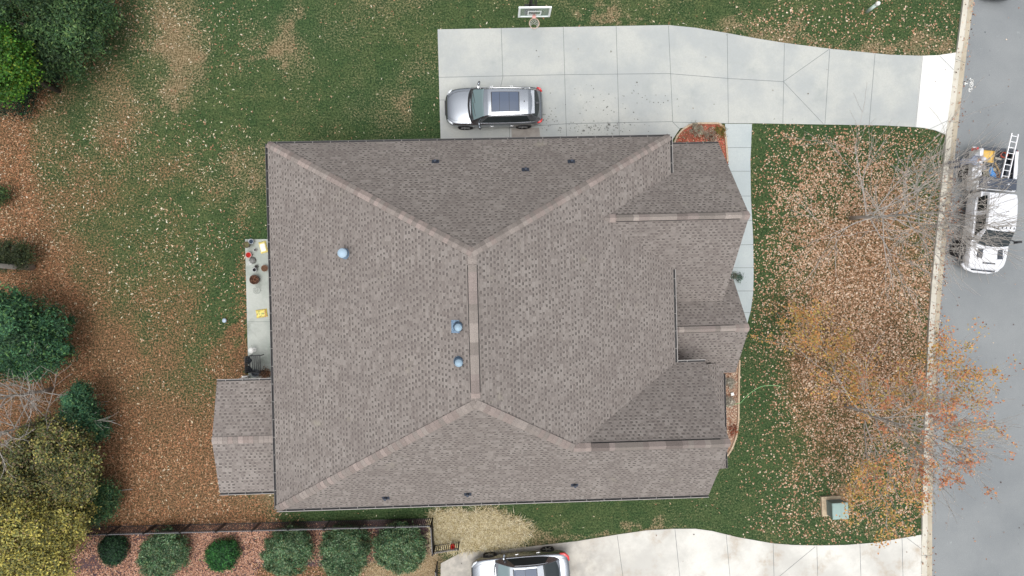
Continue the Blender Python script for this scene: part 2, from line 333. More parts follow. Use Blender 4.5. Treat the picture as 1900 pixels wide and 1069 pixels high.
def xat(P, y): return float(np.interp(y, [p.y for p in P[::-1]], [p.x for p in P[::-1]]))
def drop(y): # kerb lowered where the drives meet it
    a = W(1770, 98).y+.3; b = W(1755, 250).y-.3; c_ = W(1709, 985).y
    s1 = min(1, max(0, (y-b)/.6))*min(1, max(0, (a-y)/.6)); s2 = min(1, max(0, (c_-y)/.6)); return max(s1, s2)
mb = MB(); prev = None
for y in ys:
    l = xat(KLw, y); r = xat(KRw, y); wd = r-l; h = .125-.075*drop(y)
    row = [Vector((l, y, 0)), Vector((l, y, h)), Vector((l+wd*.42, y, h)), Vector((l+wd*.52, y, h*.75)), Vector((l+wd*.60, y, .035)), Vector((l+wd*.80, y, .024)), Vector((r, y, .030)), Vector((r, y, 0))]
    if prev:
        for k in range(7): mb.quad(row[k], row[k+1], prev[k+1], prev[k], mi=0 if k < 3 else 1)
    prev = row
ko = mb.build('kerb', [M['kerb'], M['gutter'], M['joint']]); ko['kind'] = 'structure'
jm = MB()
for (a, b) in (((1771, 110), (1790, 117)), ((1757, 225), (1778, 229)), ((1711, 922), (1731, 924)), ((1709, 1030), (1729, 1031)), ((1743, 340), (1766, 341)), ((1722, 620), (1741, 620)), ((1731, 470), (1752, 471)), ((1717, 730), (1735, 730))):
    a = W(*a); b = W(*b)
    hk = .125-.075*drop((a.y+b.y)/2)+.003; q_ = a.lerp(b, .42); q2 = a.lerp(b, .60)
    jm.bar(Vector((a.x, a.y, hk-.02)), Vector((q_.x, q_.y, hk-.02)), .016, .04); jm.bar(Vector((q_.x, q_.y, hk-.02)), Vector((q2.x, q2.y, .02)), .016, .04); jm.bar(Vector((q2.x, q2.y, .014)), Vector((b.x, b.y, .014)), .016, .04)
j = jm.build('kerb_joints', M['joint'], ko)
for y0, y1 in ((-160, 160),):
    pts = [(xat(KRw, y), y) for y in ys[::-1]]+[(xat(KRw, y)+8.6, y) for y in ys]
    road = slab('road', pts, -.05, .02, [M['asphalt']], kind='structure')
# verge beyond the road kerb
pts = [(xat(KRw, y)+8.6, y) for y in ys[::-1]]+[(xat(KRw, y)+9.1, y) for y in ys]
slab('kerb_opposite', pts, 0, .12, [M['kerb']], kind='structure')
# chalk survey marks on the road
ch = MB(); zc = .026
def stroke(P, wd=.022):
    P = [W(1785+p[0]/21.375, 130+p[1]/21.375, zc) for p in P]
    for a, b in zip(P[:-1], P[1:]):
        d = (b-a).normalized(); n_ = Vector((-d.y, d.x, 0))*wd; a2 = a-d*wd*.5; b2 = b+d*wd*.5; ch.quad(a2-n_, b2-n_, b2+n_, a2+n_)
stroke([(70, 535), (225, 540)]); stroke([(70, 535), (130, 490)]); stroke([(70, 535), (135, 580)])
stroke([(345, 420), (370, 385), (430, 385), (450, 420), (430, 460), (370, 460), (345, 420)])     # 0
stroke([(320, 505), (445, 508)])                                                                    # 1
stroke([(430, 520), (440, 590), (400, 660), (340, 660), (310, 600), (330, 560), (400, 560)])        # 0
stroke([(340, 785), (380, 710), (410, 720), (405, 780)])                                            # 5
stroke([(290, 730), (275, 840), (320, 860)])
stroke([(310, 370), (345, 325)])
mk = ch.build('chalk_marking', M['white']); tag(mk, 'white hand painted 010 survey mark and arrow on the asphalt beside the kerb', 'road marking')
# ------------------------------------------------------------------ drives, walk, patio
P = lambda L, z=0: [W(a, b, z) for a, b in L]
drv = [(812, 55), (1240, 47), (1290, 52), (1350, 62), (1405, 72), (1455, 80), (1540, 91), (1600, 97), (1650, 102), (1710, 104), (1697, 236), (1640, 233), (1395, 229), (1343, 229), (1262, 238), (1246, 262), (1246, 300), (819, 310)]
jt = [[(930, 52), (933, 143), (921, 200)], [(1045, 50), (1052, 290)], [(1143, 49), (1150, 290)], [(1240, 48), (1248, 227), (1262, 241)], [(1349, 63), (1351, 229)], [(1455, 81), (1452, 229)], [(1539, 92), (1530, 231)], [(1623, 100), (1612, 232)],
      [(814, 144), (1050, 139), (1240, 137), (1350, 146), (1453, 152), (1538, 92)], [(1453, 152), (1527, 230)], [(816, 186), (826, 186)], [(945, 237), (1052, 230), (1248, 226)], [(1248, 227), (1343, 229)], [(945, 237), (947, 300)]]
slab('driveway', P(drv), -.08, .03, [M['drive'], M['joint']], kind='structure', joints=[P(q) for q in jt])
ap = [(1710, 104), (1740, 103), (1773, 98), (1768, 140), (1762, 190), (1754, 250), (1735, 242), (1715, 238), (1697, 236)]
slab('driveway_apron', P(ap), -.08, .042, [M['apron'], M['joint']], kind='structure', joints=[P(q) for q in ([(1711, 105), (1698, 236)], [(1742, 104), (1768, 130)], [(1724, 240), (1758, 224)])])
nd_ = [(812, 1300), (818, 1045), (858, 1024), (930, 1020), (1000, 1012), (1070, 1004), (1150, 991), (1200, 984), (1250, 981), (1290, 981), (1320, 985), (1370, 997), (1433, 1008), (1470, 1011), (1515, 1012), (1570, 1011), (1620, 1007), (1670, 999), (1709, 992), (1709, 1069), (1709, 1300)]
jt = [[(1145, 993), (1157, 1080)], [(1252, 982), (1262, 1080)], [(1347, 992), (1355, 1080)], [(1434, 1009), (1436, 1080)], [(1515, 1013), (1517, 1080)], [(1595, 1010), (1597, 1080)], [(1673, 999), (1675, 1080)], [(1512, 1014), (1430, 1082)], [(1682, 998), (1709, 1018)]]
slab('neighbour_driveway', P(nd_), -.08, .03, [M['ndrive'], M['joint']], kind='structure', joints=[P(q) for q in jt])
wk = [(1345, 230), (1395, 230), (1392, 300), (1393, 370), (1397, 440), (1398, 510), (1397, 545), (1393, 575), (1385, 605), (1378, 640), (1300, 640), (1300, 420), (1352, 300), (1347, 260)]
jt = [[(1348, 274), (1393, 274)], [(1350, 318), (1392, 318)], [(1350, 364), (1393, 364)], [(1350, 409), (1395, 409)], [(1350, 455), (1397, 454)], [(1350, 497), (1398, 497)], [(1350, 540), (1397, 540)], [(1350, 580), (1391, 580)]]
slab('walkway', P(wk), -.08, .026, [M['walk'], M['joint']], kind='structure', joints=[P(q) for q in jt])
slab('driveway_wet_patch', P([(949, 239), (1000, 237), (1004, 262), (1004, 300), (950, 300)]), .028, .035, [noisy('wet_concrete', A(150, 143, 136), A(168, 162, 154), 2.5, .7, bump=0)], kind='structure')
slab('patio', P([(455, 444), (560, 444), (560, 730), (462, 730)]), -.08, .03, [M['patio'], M['joint']], kind='structure', joints=[P([(458, 597), (560, 597)])], jw=.015)
# ------------------------------------------------------------------ the house
house = empty('house', (0, 0, 0), 0, 'brick house seen from above with a grey brown shingle hip roof and front gables', 'house')
xW, xE, yN, yS, ze = -9.345, 7.787, 6.282, -9.185, 4.854
zr, xr, y1, y2 = 9.92, -.69, 1.242, -4.112
sE = (zr-ze)/(xE-xr); sW = (zr-ze)/(xr-xW); sN = (zr-ze)/(yN-y1); sS = (zr-ze)/(y2-yS)
fM = lambda x, y: min(ze+(xE-x)*sE, ze+(x-xW)*sW, ze+(yN-y)*sN, ze+(y-yS)*sS)
xg, yg = 9.0885, -6.31; zg = ze+(yg-yS)*sS; xj = xE-(zg-ze)/sE; yNg = 2*yg-yS
fG = lambda x, y: zg-abs(y-yg)*sS
xq, yq, rq, zq, zqp = 10.416, 2.64, 3.623, 3.3125, 6.80; sq = (zqp-zq)/rq; xqj = xE-(zqp-ze)/sE; yv = (zqp-ze)/sq
fQ = lambda x, y: zqp-abs(y-yq)*sq
xb, yb, rb, zb, zbp = -12.50, -6.461, 2.513, 2.9, 3.607; fB = lambda x, y: zbp-abs(y-yb)*(zbp-zb)/rb
xp, yp, rp, zp0, zpp = 11.184, -2.071, 2.178, 2.6, 4.415; fP = lambda x, y: zpp-abs(y-yp)*(zpp-zp0)/rp
def roofpart(name, polys, th=.14):
    bm = bmesh.new(); uvl = bm.loops.layers.uv.new('UV')
    for pl in polys:
        pl = [Vector(p) for p in pl]; nrm = Vector((0, 0, 0))
        for i in range(len(pl)): nrm += (pl[i]-pl[0]).cross(pl[(i+1) % len(pl)]-pl[0])
        nrm.normalize()
        if nrm.z < 0: pl.reverse(); nrm = -nrm
        upd = (Vector((0, 0, 1))-nrm*nrm.z).normalized(); sd = nrm.cross(upd); o = min(pl, key=lambda p: p.z)
        vs = [bm.verts.new(p) for p in pl]; f = bm.faces.new(vs); f.material_index = 0
        for lp in f.loops: lp[uvl].uv = ((lp.vert.co-o).dot(sd), (lp.vert.co-o).dot(upd))
        lo = [bm.verts.new(p-Vector((0, 0, th))) for p in pl]; g = bm.faces.new(lo[::-1]); g.material_index = 1
        for i in range(len(pl)):
            j = (i+1) % len(pl); g = bm.faces.new([vs[j], vs[i], lo[i], lo[j]]); g.material_index = 1
    bmesh.ops.triangulate(bm, faces=[f for f in bm.faces if len(f.verts) > 4])
    me = bpy.data.meshes.new(name); bm.to_mesh(me); bm.free(); return link(name, me, [M['shingle'], M['guttermetal']], house)
R1 = (xr, y1, zr); R2 = (xr, y2, zr); NW = (xW, yN, ze); NE = (xE, yN, ze); SW = (xW, yS, ze)
J = (xj, yg, zg); GP = (xg, yg, zg)
roof = roofpart('roof', [
    [NW, SW, R2, R1],
    [NW, R1, NE],
    [SW, (xg, yS, ze), GP, J, R2],
    [R1, R2, J, (xE, yNg, ze), (xE, yq-yv, ze), (xqj, yq, zqp), (xE, yq+yv, ze), NE],
    [GP, (xg, yNg, ze), (xE, yNg, ze), J]])
groof = roofpart('garage_roof', [
    [(xq, yq+rq, zq), (xq, yq, zqp), (xqj+.01, yq, zqp), (xE+.005, yq+yv, ze), (7.3, yq+yv, ze), (7.3, yq+rq, zq)],
    [(xq, yq-rq, zq), (xq, yq, zqp), (xqj+.01, yq, zqp), (xE+.005, yq-yv, ze), (7.3, yq-yv, ze), (7.3, yq-rq, zq)]])
proof = roofpart('porch_roof', [[(xp, yp+rp, zp0), (xp, yp, zpp), (7.32, yp, zpp), (7.32, yp+rp, zp0)], [(xp, yp-rp, zp0), (xp, yp, zpp), (7.32, yp, zpp), (7.32, yp-rp, zp0)]])
broof = roofpart('rear_porch_roof', [[(xb, yb+rb, zb), (xb, yb, zbp), (xW+.35, yb, zbp), (xW+.35, yb+rb, zb)], [(xb, yb-rb, zb), (xb, yb, zbp), (xW+.35, yb, zbp), (xW+.35, yb-rb, zb)]])
a = W(1347, 869, 2.75); pe = a.x; yse = a.y; zt_ = 2.75+(pe-8.62)*.62
pent = roofpart('pent_roof', [[(pe, yse, 2.75), (pe, yp-rp+.5, 2.75), (8.62, yp-rp+.5, zt_), (8.62, yse+.25, zt_)], [(pe, yse, 2.75), (8.62, yse+.25, zt_), (8.62, yse, 2.75)]], .1)
# ridge and hip caps
def caps(name, Pa, Pb, f, parent, hw=.165, lift=.045, piece=.22, vent=False):
    Pa = Vector(Pa); Pb = Vector(Pb); L = (Pb-Pa).length; n = max(2, round(L/piece)); d2 = Vector((Pb.x-Pa.x, Pb.y-Pa.y, 0)).normalized(); sd = Vector((-d2.y, d2.x, 0))
    m = MB(); k = None
    def edge(c, o, l): p = c+sd*o; return Vector((p.x, p.y, min(f(p.x, p.y), f(c.x, c.y))+l))
    cc = None; hold = 0
    for i in range(n):
        a = Pa.lerp(Pb, i/n); b = Pa.lerp(Pb, (i+1)/n+.10/n)
        if hold <= 0:
            g = random.choice([.80, .88, .96, 1.06]) if not vent else random.choice([.68, .78, .88, 1.0, 1.1]); hold = random.choice([1, 1, 2, 3]) if vent else 1
            base = (A(172, 158, 151) if random.random() < .5 else A(166, 156, 149)) if not vent else (A(176, 166, 158) if random.random() < .6 else A(160, 148, 142)); cc = (base[0]*g, base[1]*g, base[2]*g, 1)
        hold -= 1; la, lb = lift, lift+.014
        A0, A1, A2 = edge(a, -hw, la), Vector((a.x, a.y, f(a.x, a.y)+la+.008)), edge(a, hw, la)
        B0, B1, B2 = edge(b, -hw, lb), Vector((b.x, b.y, f(b.x, b.y)+lb+.008)), edge(b, hw, lb)
        m.quad(A0, A1, B1, B0, c=cc); m.quad(A1, A2, B2, B1, c=cc)
        m.quad(B0, B1, B1-Vector((0, 0, .02)), B0-Vector((0, 0, .02)), c=cc, mi=1); m.quad(B1, B2, B2-Vector((0, 0, .02)), B1-Vector((0, 0, .02)), c=cc, mi=1)
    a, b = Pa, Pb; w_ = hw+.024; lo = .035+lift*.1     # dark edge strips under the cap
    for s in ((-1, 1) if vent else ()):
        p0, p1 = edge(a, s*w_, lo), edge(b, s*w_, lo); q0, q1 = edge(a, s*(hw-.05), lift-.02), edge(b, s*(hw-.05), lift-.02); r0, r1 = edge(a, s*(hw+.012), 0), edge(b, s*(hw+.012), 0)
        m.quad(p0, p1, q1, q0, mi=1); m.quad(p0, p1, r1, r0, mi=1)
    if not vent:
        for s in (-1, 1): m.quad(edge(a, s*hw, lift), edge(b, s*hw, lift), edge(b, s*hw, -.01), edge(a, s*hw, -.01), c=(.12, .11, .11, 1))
    return m.build(name, [M['cap'], M['black']], parent, colattr=True)
caps('ridge_cap', R1, (xr, y2, zr), fM, roof, lift=.02)
o = caps('ridge_vent', (xr, y1-.45, zr), (xr, y2+.4, zr), fM, roof, .155, .09, vent=True)
for q in (NW, NE, SW): caps('hip_cap', q, R1 if q != SW else R2, fM, roof)
caps('hip_cap', J, R2, fM, roof)
fS = lambda x, y: max(fM(x, y), fG(x, y)) if x < xE else fG(x, y)
caps('ridge_cap', J, GP, fG, roof, lift=.02)
caps('ridge_vent', (xj+.7, yg, zg), (xg-.35, yg, zg), fG, roof, .155, .08, vent=True)
caps('ridge_cap', (xqj, yq, zqp), (xq, yq, zqp), fQ, groof, lift=.02); caps('ridge_vent', (xqj+.5, yq, zqp), (xq-.35, yq, zqp), fQ, groof, .13, .075, vent=True)
caps('ridge_cap', (xE-.3, yp, zpp), (xp, yp, zpp), fP, proof, lift=.02); caps('ridge_vent', (xE+.05, yp, zpp), (xp-.6, yp, zpp), fP, proof, .13, .06, vent=True)
caps('ridge_cap', (xb, yb, zbp), (xW-.02, yb, zbp), fB, broof, .155, .035)
# gutters: open channel, dark inside, light outer lip
def gutter(a, b, out, lip=True, wd=.085):
    a = Vector(a)-Vector((0, 0, .06)); b = Vector(b)-Vector((0, 0, .06)); out = Vector(out).normalized(); m = MB(); o = out*wd
    up = Vector((0, 0, .1))
    m.bar(a+o*.5, b+o*.5, wd, .012, mi=1); m.bar(a+o+up*.5, b+o+up*.5, .014, .11, mi=0)
    if lip: m.bar(a+o+up, b+o+up, .026, .014, mi=2)
    L = (b-a).length; d = (b-a).normalized()
    for k in range(int(L/.75)):
        c = a+d*(.4+k*.75); m.bar(c+up*.9, c+o+up*.9, .02, .012, mi=2)
    return m.build('gutter', [M['guttermetal'], M['black'], mat_lip], house)
mat_lip = mat('gutter_lip', A(158, 154, 150), .5)
gutter((xW, yN, ze), (xE, yN, ze), (0, 1, 0), False, .07); gutter((xW, yS, ze), (xg, yS, ze), (0, -1, 0)); gutter((xW, yN, ze), (xW, yS, ze), (-1, 0, 0), False, .08)
gutter((xE, yN, ze), (xE, yq+yv+.05, ze), (1, 0, 0)); gutter((xE, yq-yv-.05, ze), (xE, yNg, ze), (1, 0, 0)); gutter((xE+.1, yNg, ze), (xg, yNg, ze), (0, 1, 0))
gutter((7.8, yq+rq, zq), (xq, yq+rq, zq), (0, 1, 0), False, .06); gutter((7.9, yq-rq, zq), (xq, yq-rq, zq), (0, -1, 0))
gutter((xb, yb+rb, zb), (xW-.1, yb+rb, zb), (0, 1, 0)); gutter((xb, yb-rb, zb), (xW-.1, yb-rb, zb), (0, -1, 0)); gutter((pe, yse, 2.75), (pe, yp-rp-.02, 2.75), (1, 0, 0), False, .06)
# walls
def wall(name, pts, z1, z0=0): return slab(name, pts, z0, z1, [M['brick']], house)
wall('wall', [(xW+.42, yN-.42), (xE-.42, yN-.42), (xE-.42, yS+.42), (xW+.42, yS+.42)], ze-.02)
wall('garage_wall', [(xE-.43, yq+rq-.35), (xq-.35, yq+rq-.35), (xq-.35, yq-rq+.35), (xE-.43, yq-rq+.35)], zq-.02)
wall('front_wall', [(xE-.43, yNg-.35), (xg-.35, yNg-.35), (xg-.35, yS+.43), (xE-.43, yS+.43)], ze-.03)
for (x, yc, r_, z0_, zt2) in ((xq-.36, yq, rq-.35, zq-.02, zqp-.18), (xg-.36, yg, (yg-yS)-.35, ze-.03, zg-.18)):
    m = MB(); m.quad((x, yc-r_, z0_), (x, yc+r_, z0_), (x, yc, zt2)); m.quad((x-.12, yc-r_, z0_), (x-.12, yc, zt2), (x-.12, yc+r_, z0_)); m.quad((x, yc-r_, z0_), (x, yc, zt2), (x-.12, yc, zt2), (x-.12, yc-r_, z0_)); m.quad((x, yc, zt2), (x, yc+r_, z0_), (x-.12, yc+r_, z0_), (x-.12, yc, zt2))
    m.build('gable_wall', M['brick'], house)
def window(c, wd, ht, nrm):
    n_ = Vector(nrm); sd = Vector((-n_.y, n_.x, 0)); c = Vector(c); m = MB()
    for s in (-1, 1): m.bar(c+sd*s*wd/2-Vector((0, 0, ht/2)), c+sd*s*wd/2+Vector((0, 0, ht/2)), .08, .08)
    for z in (-ht/2, 0, ht/2): m.bar(c-sd*(wd/2-.04)+Vector((0, 0, z)), c+sd*(wd/2-.04)+Vector((0, 0, z)), .07, .08)
    f = m.build('window', M['trim'], house); p = MB(); p.bar(c-sd*(wd/2-.04)-n_*.0, c+sd*(wd/2-.04), .03, ht-.04); p.build('pane', M['glass'], f)
for y in (4.2, 1.2, -2.6): window((xW+.41, y, 2.0), 1.2, 1.6, (-1, 0, 0))
for x in (-6, -2.5, 2, 5.5): window((x, yS+.41, 2.0), 1.0, 1.6, (0, -1, 0))
for x in (-6.5, -4): window((x, yN-.41, 2.0), 1.0, 1.6, (0, 1, 0))
window((xq-.34, yq, 1.7), 1.8, 1.6, (1, 0, 0)); window((xg-.34, yg, 1.6), 1.6, 1.6, (1, 0, 0))
for x in (1.2, 4.3):
    m = MB(); m.box((x, yN-.40, 1.2), (2.6, .06, 2.3)); 
    for z in (.6, 1.15, 1.7): m.box((x, yN-.365, z), (2.55, .015, .03))
    m.build('garage_door', M['trim'], house)
m = MB(); m.box((xE-.40, -1.6, 1.15), (.06, 1.0, 2.1)); d = m.build('front_door', mat('door_red', (.12, .02, .015, 1), .4), house); m = MB(); m.lathe([(0, .03), (.03, .02), (.035, 0), (0, -.03)], (xE-.35, -1.98, 1.1), 10); m.build('door_handle', M['galv'], d)
for (x, y, z) in ((xp-.4, yp+rp-.35, zp0-.1), (xp-.4, yp-rp+.35, zp0-.1), (xb+.3, yb+rb-.25, zb-.1), (xb+.3, yb-rb+.25, zb-.1), (xb+.3, yb, zb+.4)):
    m = MB(); m.box((x, y, z/2), (.2, .2, z)); m.box((x, y, .15), (.28, .28, .3)); m.box((x, y, z-.08), (.27, .27, .16)); m.build('porch_column', M['trim'], house)
slab('porch_floor', [(xE-.4, yp+rp-.1), (xp-.15, yp+rp-.1), (xp-.15, yp-rp+.1), (xE-.4, yp-rp+.1)], 0, .12, [M['walk']], house)
slab('rear_porch_floor', [(xb+.12, yb+rb-.15), (xW+.4, yb+rb-.15), (xW+.4, yb-rb+.15), (xb+.12, yb-rb+.15)], 0, .12, [M['patio']], house)
# roof vents
def onroof(px, py, f, dz=0):
    z = 6.0
    for _ in range(30): p = W(px, py, z+dz); z = f(p.x, p.y)
    return Vector((p.x, p.y, z))
p = onroof(641, 471, fM)
m = MB(); m.lathe([(.23, -.16), (.21, .05), (.15, .12), (.13, .16), (.13, .5)], p, 24); fl = m.build('flue_pipe', M['galv'], roof, True)
m = MB(); m.lathe([(0, .47), (.15, .47), (.19, .50), (.19, .56), (.17, .60), (0, .635)], p, 24); m.build('flue_cap', mat('flue_cap', A(168, 192, 210), .6, .0), fl, True)
for (x, y) in ((851, 606), (852, 671)):
    p = onroof(x, y, fM); m = MB(); t1 = math.atan(sW)
    if y < 640: m.box(p+Vector((-.12, 0, -.06)), (.34, .46, .012), Matrix.Rotation(-t1, 3, 'Y'))
    m.lathe([(.21, -.14), (.20, .0), (.16, .06), (.10, .11), (.10, .3)], p, 20); b_ = m.build('vent_pipe', M['galv'], roof, True)
    m = MB(); m.lathe([(0, .27), (.125, .27), (.14, .3), (.13, .35), (.0, .42)], p+Vector((0, -.02, 0)), 20); m.build('vent_cap', mat('vent_cap', A(164, 190, 208), .6, 0), b_, True)
    m = MB(); m.lathe([(.165, .055), (.18, .075), (.165, .09)], p, 20); m.build('collar', M['darkmetal'], b_, True)
for (x, y) in ((808, 300), (975, 315), (1060, 300), (716, 924), (868, 917), (1066, 900)):
    p = onroof(x, y, fM); s = 1 if y < 500 else -1; t1 = -math.atan(sN)*s; Rm = Matrix.Rotation(t1, 3, 'X'); m = MB()
    m.box(p+Rm@Vector((0, .0, .012)), (.30, .22, .014), Rm); m.tube([p+Vector((0, -.03*s, -.02)), p+Vector((0, .0, .26))], .055, 12); m.tube([p+Vector((0, -.01*s, .0)), p+Vector((0, 0, .09))], [.10, .06], 12)
    m.build('soil_vent', M['darkmetal'], roof, False)
# ------------------------------------------------------------------ fallen leaves and dry grass (stuff)
def flakes(name, C, S, Cc, m, tilt=.45, asp=(.35, .75), lift=.012, N=None, parent=None, curl=.3):
    n = len(C); az = rng.random(n)*2*PI
    if N is None: N = rng.normal(0, tilt, (n, 3)); N[:, 2] = 1
    N = N/np.linalg.norm(N, axis=1, keepdims=True); a = np.stack([np.cos(az), np.sin(az), np.zeros(n)], 1)
    U = a-N*(a*N).sum(1, keepdims=True); nu = np.linalg.norm(U, axis=1, keepdims=True); U = U/np.maximum(nu, 1e-4); Vv = np.cross(N, U)
    as_ = rng.uniform(*asp, (n, 1)); S = S.reshape(-1, 1); C = C+np.array([0, 0, lift])
    p0 = C-U*S*.5; p1 = C-Vv*S*as_*.5+N*S*curl*.12; p2 = C+U*S*.5; p3 = C+Vv*S*as_*.5+N*S*curl*.12
    V = np.stack([p0, p1, p2, p3], 1).reshape(-1, 3); V[:, 2] = np.maximum(V[:, 2], .003) if parent is None and N is not None else V[:, 2]
    return np_mesh(name, V, np.arange(4*n).reshape(-1, 4), m, parent, Cc)
def pal(n, cols, wts=None, jit=.12, k=KEXP):
    c = np.array([A(*q, k) for q in cols]); i = rng.choice(len(c), n, p=None if wts is None else np.array(wts)/sum(wts)); r = c[i].copy()
    r[:, :3] *= 1+rng.normal(0, jit, (n, 1)); return np.clip(r, 0, 1)
house_px = [(500, 300), (820, 300), (1246, 300), (1246, 270), (1330, 275), (1340, 560), (1350, 690), (1340, 830), (1310, 915), (515, 940), (510, 900), (410, 905), (410, 715), (505, 715)]
def scatter(n, dens, box=(-40, 1945, -25, 1095), zone=None, hard=True):
    x = rng.uniform(box[0], box[1], n); y = rng.uniform(box[2], box[3], n); k = rng.random(n) < dens(x, y)
    if hard:
        k &= ~inpoly(x, y, house_px)
        for q in (drv, ap, wk, [(455, 444), (560, 444), (560, 730), (462, 730)]): k &= ~inpoly(x, y, q)
        k &= ~((y > 970) & inpoly(x, y, nd_)); k &= x < np.interp(y, [0, 98, 190, 250, 350, 520, 600, 800, 940, 1069], [1785, 1773, 1762, 1754, 1744, 1727, 1721, 1713, 1709, 1709])
    x = x[k]; y = y[k]; P0 = W(0, 0); Px = W(1, 0)
    d = np.stack([(x-950)/F, -(y-534.5)/F, -np.ones_like(x)], 1) @ np.array(CR).T; t_ = -H/d[:, 2]
    return np.stack([d[:, 0]*t_, d[:, 1]*t_, np.zeros_like(x)], 1), x, y
def clump(x, y, s, seed): return vn(x*.027, y*.027, s, 3, seed)
eL = lambda x, y: np.interp(y, [-400, 0, 90, 150, 230, 300, 400, 480, 560, 640, 720, 800, 870, 950, 1069, 1500], [190, 180, 135, 70, 10, 12, 30, 70, 112, 130, 175, 215, 245, 250, 600, 600])
# maple leaves in the front yard: deep drift under the two street trees
def dR(x, y):
    d = 1.05*blob(x, y, 1600, 550, 125, 180)+.75*blob(x, y, 1640, 700, 120, 200)+.62*blob(x, y, 1600, 370, 130, 100)+.22*blob(x, y, 1500, 580, 70, 200)+.8*blob(x, y, 1467, 252, 24, 14)+.9*blob(x, y, 1563, 268, 24, 16)
    d += .15*sstep(1405, 1470, x)*sstep(250, 340, y)*sstep(1010, 960, y)+.05*sstep(1300, 1400, x)+.25*blob(x, y, 1600, 330, 110, 40)+.25*blob(x, y, 1470, 430, 50, 110)+.12*blob(x, y, 1620, 930, 90, 50)+.10*blob(x, y, 1500, 960, 60, 40)+.14*blob(x, y, 1560, 60, 200, 50)
    d *= sstep(.3, .62, clump(x, y, .7, 2))*.7+.42
    return np.clip(d, 0, 1)*sstep(1330, 1400, x)
C, x, y = scatter(120000, dR, (1330, 1800, -25, 1095))
n = len(C); cc = pal(n, [(202, 168, 138), (218, 190, 162), (176, 138, 108), (232, 212, 188), (144, 106, 80), (188, 146, 114)], [4, 3, 3, 1.6, 1.6, 3])
o = flakes('fallen_leaves', C, rng.uniform(.06, .13, n), cc, M['leaf'], .5, (.5, .9), .02); tag(o, 'pinkish brown maple leaves drifted over the front lawn under the street trees', 'fallen leaves', kind='stuff')
# pale narrow leaves strewn over the back and side lawns
def dL(x, y):
    d = .34*sstep(520, 350, x)*sstep(760, 300, y)+.25*sstep(520, 420, x)+.40*sstep(400, 100, x)*sstep(520, 350, y)+.10
    d *= sstep(.3, .62, clump(x, y, 2.2, 5))+.35
    return np.clip(d, 0, 1)*sstep(1420, 1330, x)*(x > eL(x, y)-60)*(1-.8*((y > 940) & (x > 800)))
C, x, y = scatter(62000, dL); n = len(C); cc = pal(n, [(222, 208, 176), (204, 172, 140), (190, 140, 112), (238, 230, 206), (160, 118, 90)], [4, 4, 3, 1.5, 2])
o = flakes('scattered_leaves', C, rng.uniform(.06, .16, n), cc, M['leaf'], .4, (.2, .45), .02); tag(o, 'small pale narrow leaves strewn over the green back lawn', 'fallen leaves', kind='stuff')
# pine straw and oak leaves by the wood
def dN(x, y):
    m_ = need_at(*np.array([(W(0, 0).x)]*0+[]).reshape(2, 0)) if False else None
    e = x-eL(x, y); d = .95*sstep(70, 0, e)+.27*sstep(420, 40, e)*sstep(350, 850, y)*(.3+1.4*clump(x, y, 3.0, 61))+.55*(y > 985)*(x < 520)+.35*sstep(900, 960, y)*(x < 520)+.4*blob(x, y, 447, 600, 14, 130)+.4*blob(x, y, 380, 850, 80, 70)
    return np.clip(d, 0, 1)*(x < 560)*(x > -50)*(.45+sstep(.3, .6, clump(x, y, 1.6, 9)))
C, x, y = scatter(170000, dN, (-40, 600, -25, 1095)); n = len(C); cc = pal(n, [(184, 134, 98), (206, 160, 122), (154, 108, 76), (220, 186, 150), (120, 88, 64), (196, 136, 100)], [4, 3, 3, 1.5, 2, 2])
o = flakes('pine_straw', C, rng.uniform(.05, .12, n), cc, M['leaf'], .5, (.18, .6), .02); tag(o, 'orange brown pine straw and oak leaves along the wooded edge of the back yard', 'leaf litter', kind='stuff')
# mulch bed leaves
def dM(x, y): return sstep(966, 996, y)*(x < 700)*(.85-.0*x)*sstep(.25, .5, clump(x, y, .9, 12))*(1-.9*((x > 470) & (y > 1042)))
C, x, y = scatter(60000, dM, (60, 800, 960, 1095)); n = len(C); cc = pal(n, [(206, 160, 134), (186, 140, 116), (226, 186, 160), (150, 108, 88), (92, 74, 78)], [4, 3, 2, 2, 2])
o = flakes('bed_leaves', C, rng.uniform(.06, .12, n), cc, M['leaf'], .5, (.4, .8), .03); tag(o, 'pinkish leaves lying on the mulch round the clipped shrubs', 'fallen leaves', kind='stuff')
# leaves on pavement, kerb and road
def dG(x, y):
    kx = np.interp(y, [0, 98, 190, 250, 350, 520, 600, 800, 940, 1069], [1800, 1788, 1776, 1769, 1758, 1744, 1735, 1726, 1722, 1722])
    d = .9*blob(x, y, 1768, 415, 26, 50)*(x > 1730)+.55*(np.abs(x-kx) < 12)*sstep(560, 640, y)*sstep(930, 880, y)+.12*(np.abs(x-kx) < 14)+.004*(x > kx)+.22*(np.abs(x-kx) < 12)*(np.abs(y-440) < 110)
    return d
C, x, y = scatter(26000, dG, (1690, 1900, 0, 1069), hard=False); C[:, 2] = .14*(x < 1790)*0+.06; n = len(C); cc = pal(n, [(196, 152, 124), (160, 112, 84), (120, 84, 62), (226, 206, 184), (90, 64, 50)], [4, 3, 3, 1, 2])
C[:, 2] = np.where(x > np.interp(y, [0, 98, 190, 250, 350, 520, 600, 800, 940, 1069], [1806, 1793, 1782, 1775, 1765, 1748, 1742, 1732, 1729, 1729]), .03, .13)
o = flakes('gutter_leaves', C, rng.uniform(.06, .11, n), cc, M['leaf'], .4, (.5, .9), .012); tag(o, 'brown leaves blown along the kerb and gutter by the pickup', 'fallen leaves', kind='stuff')
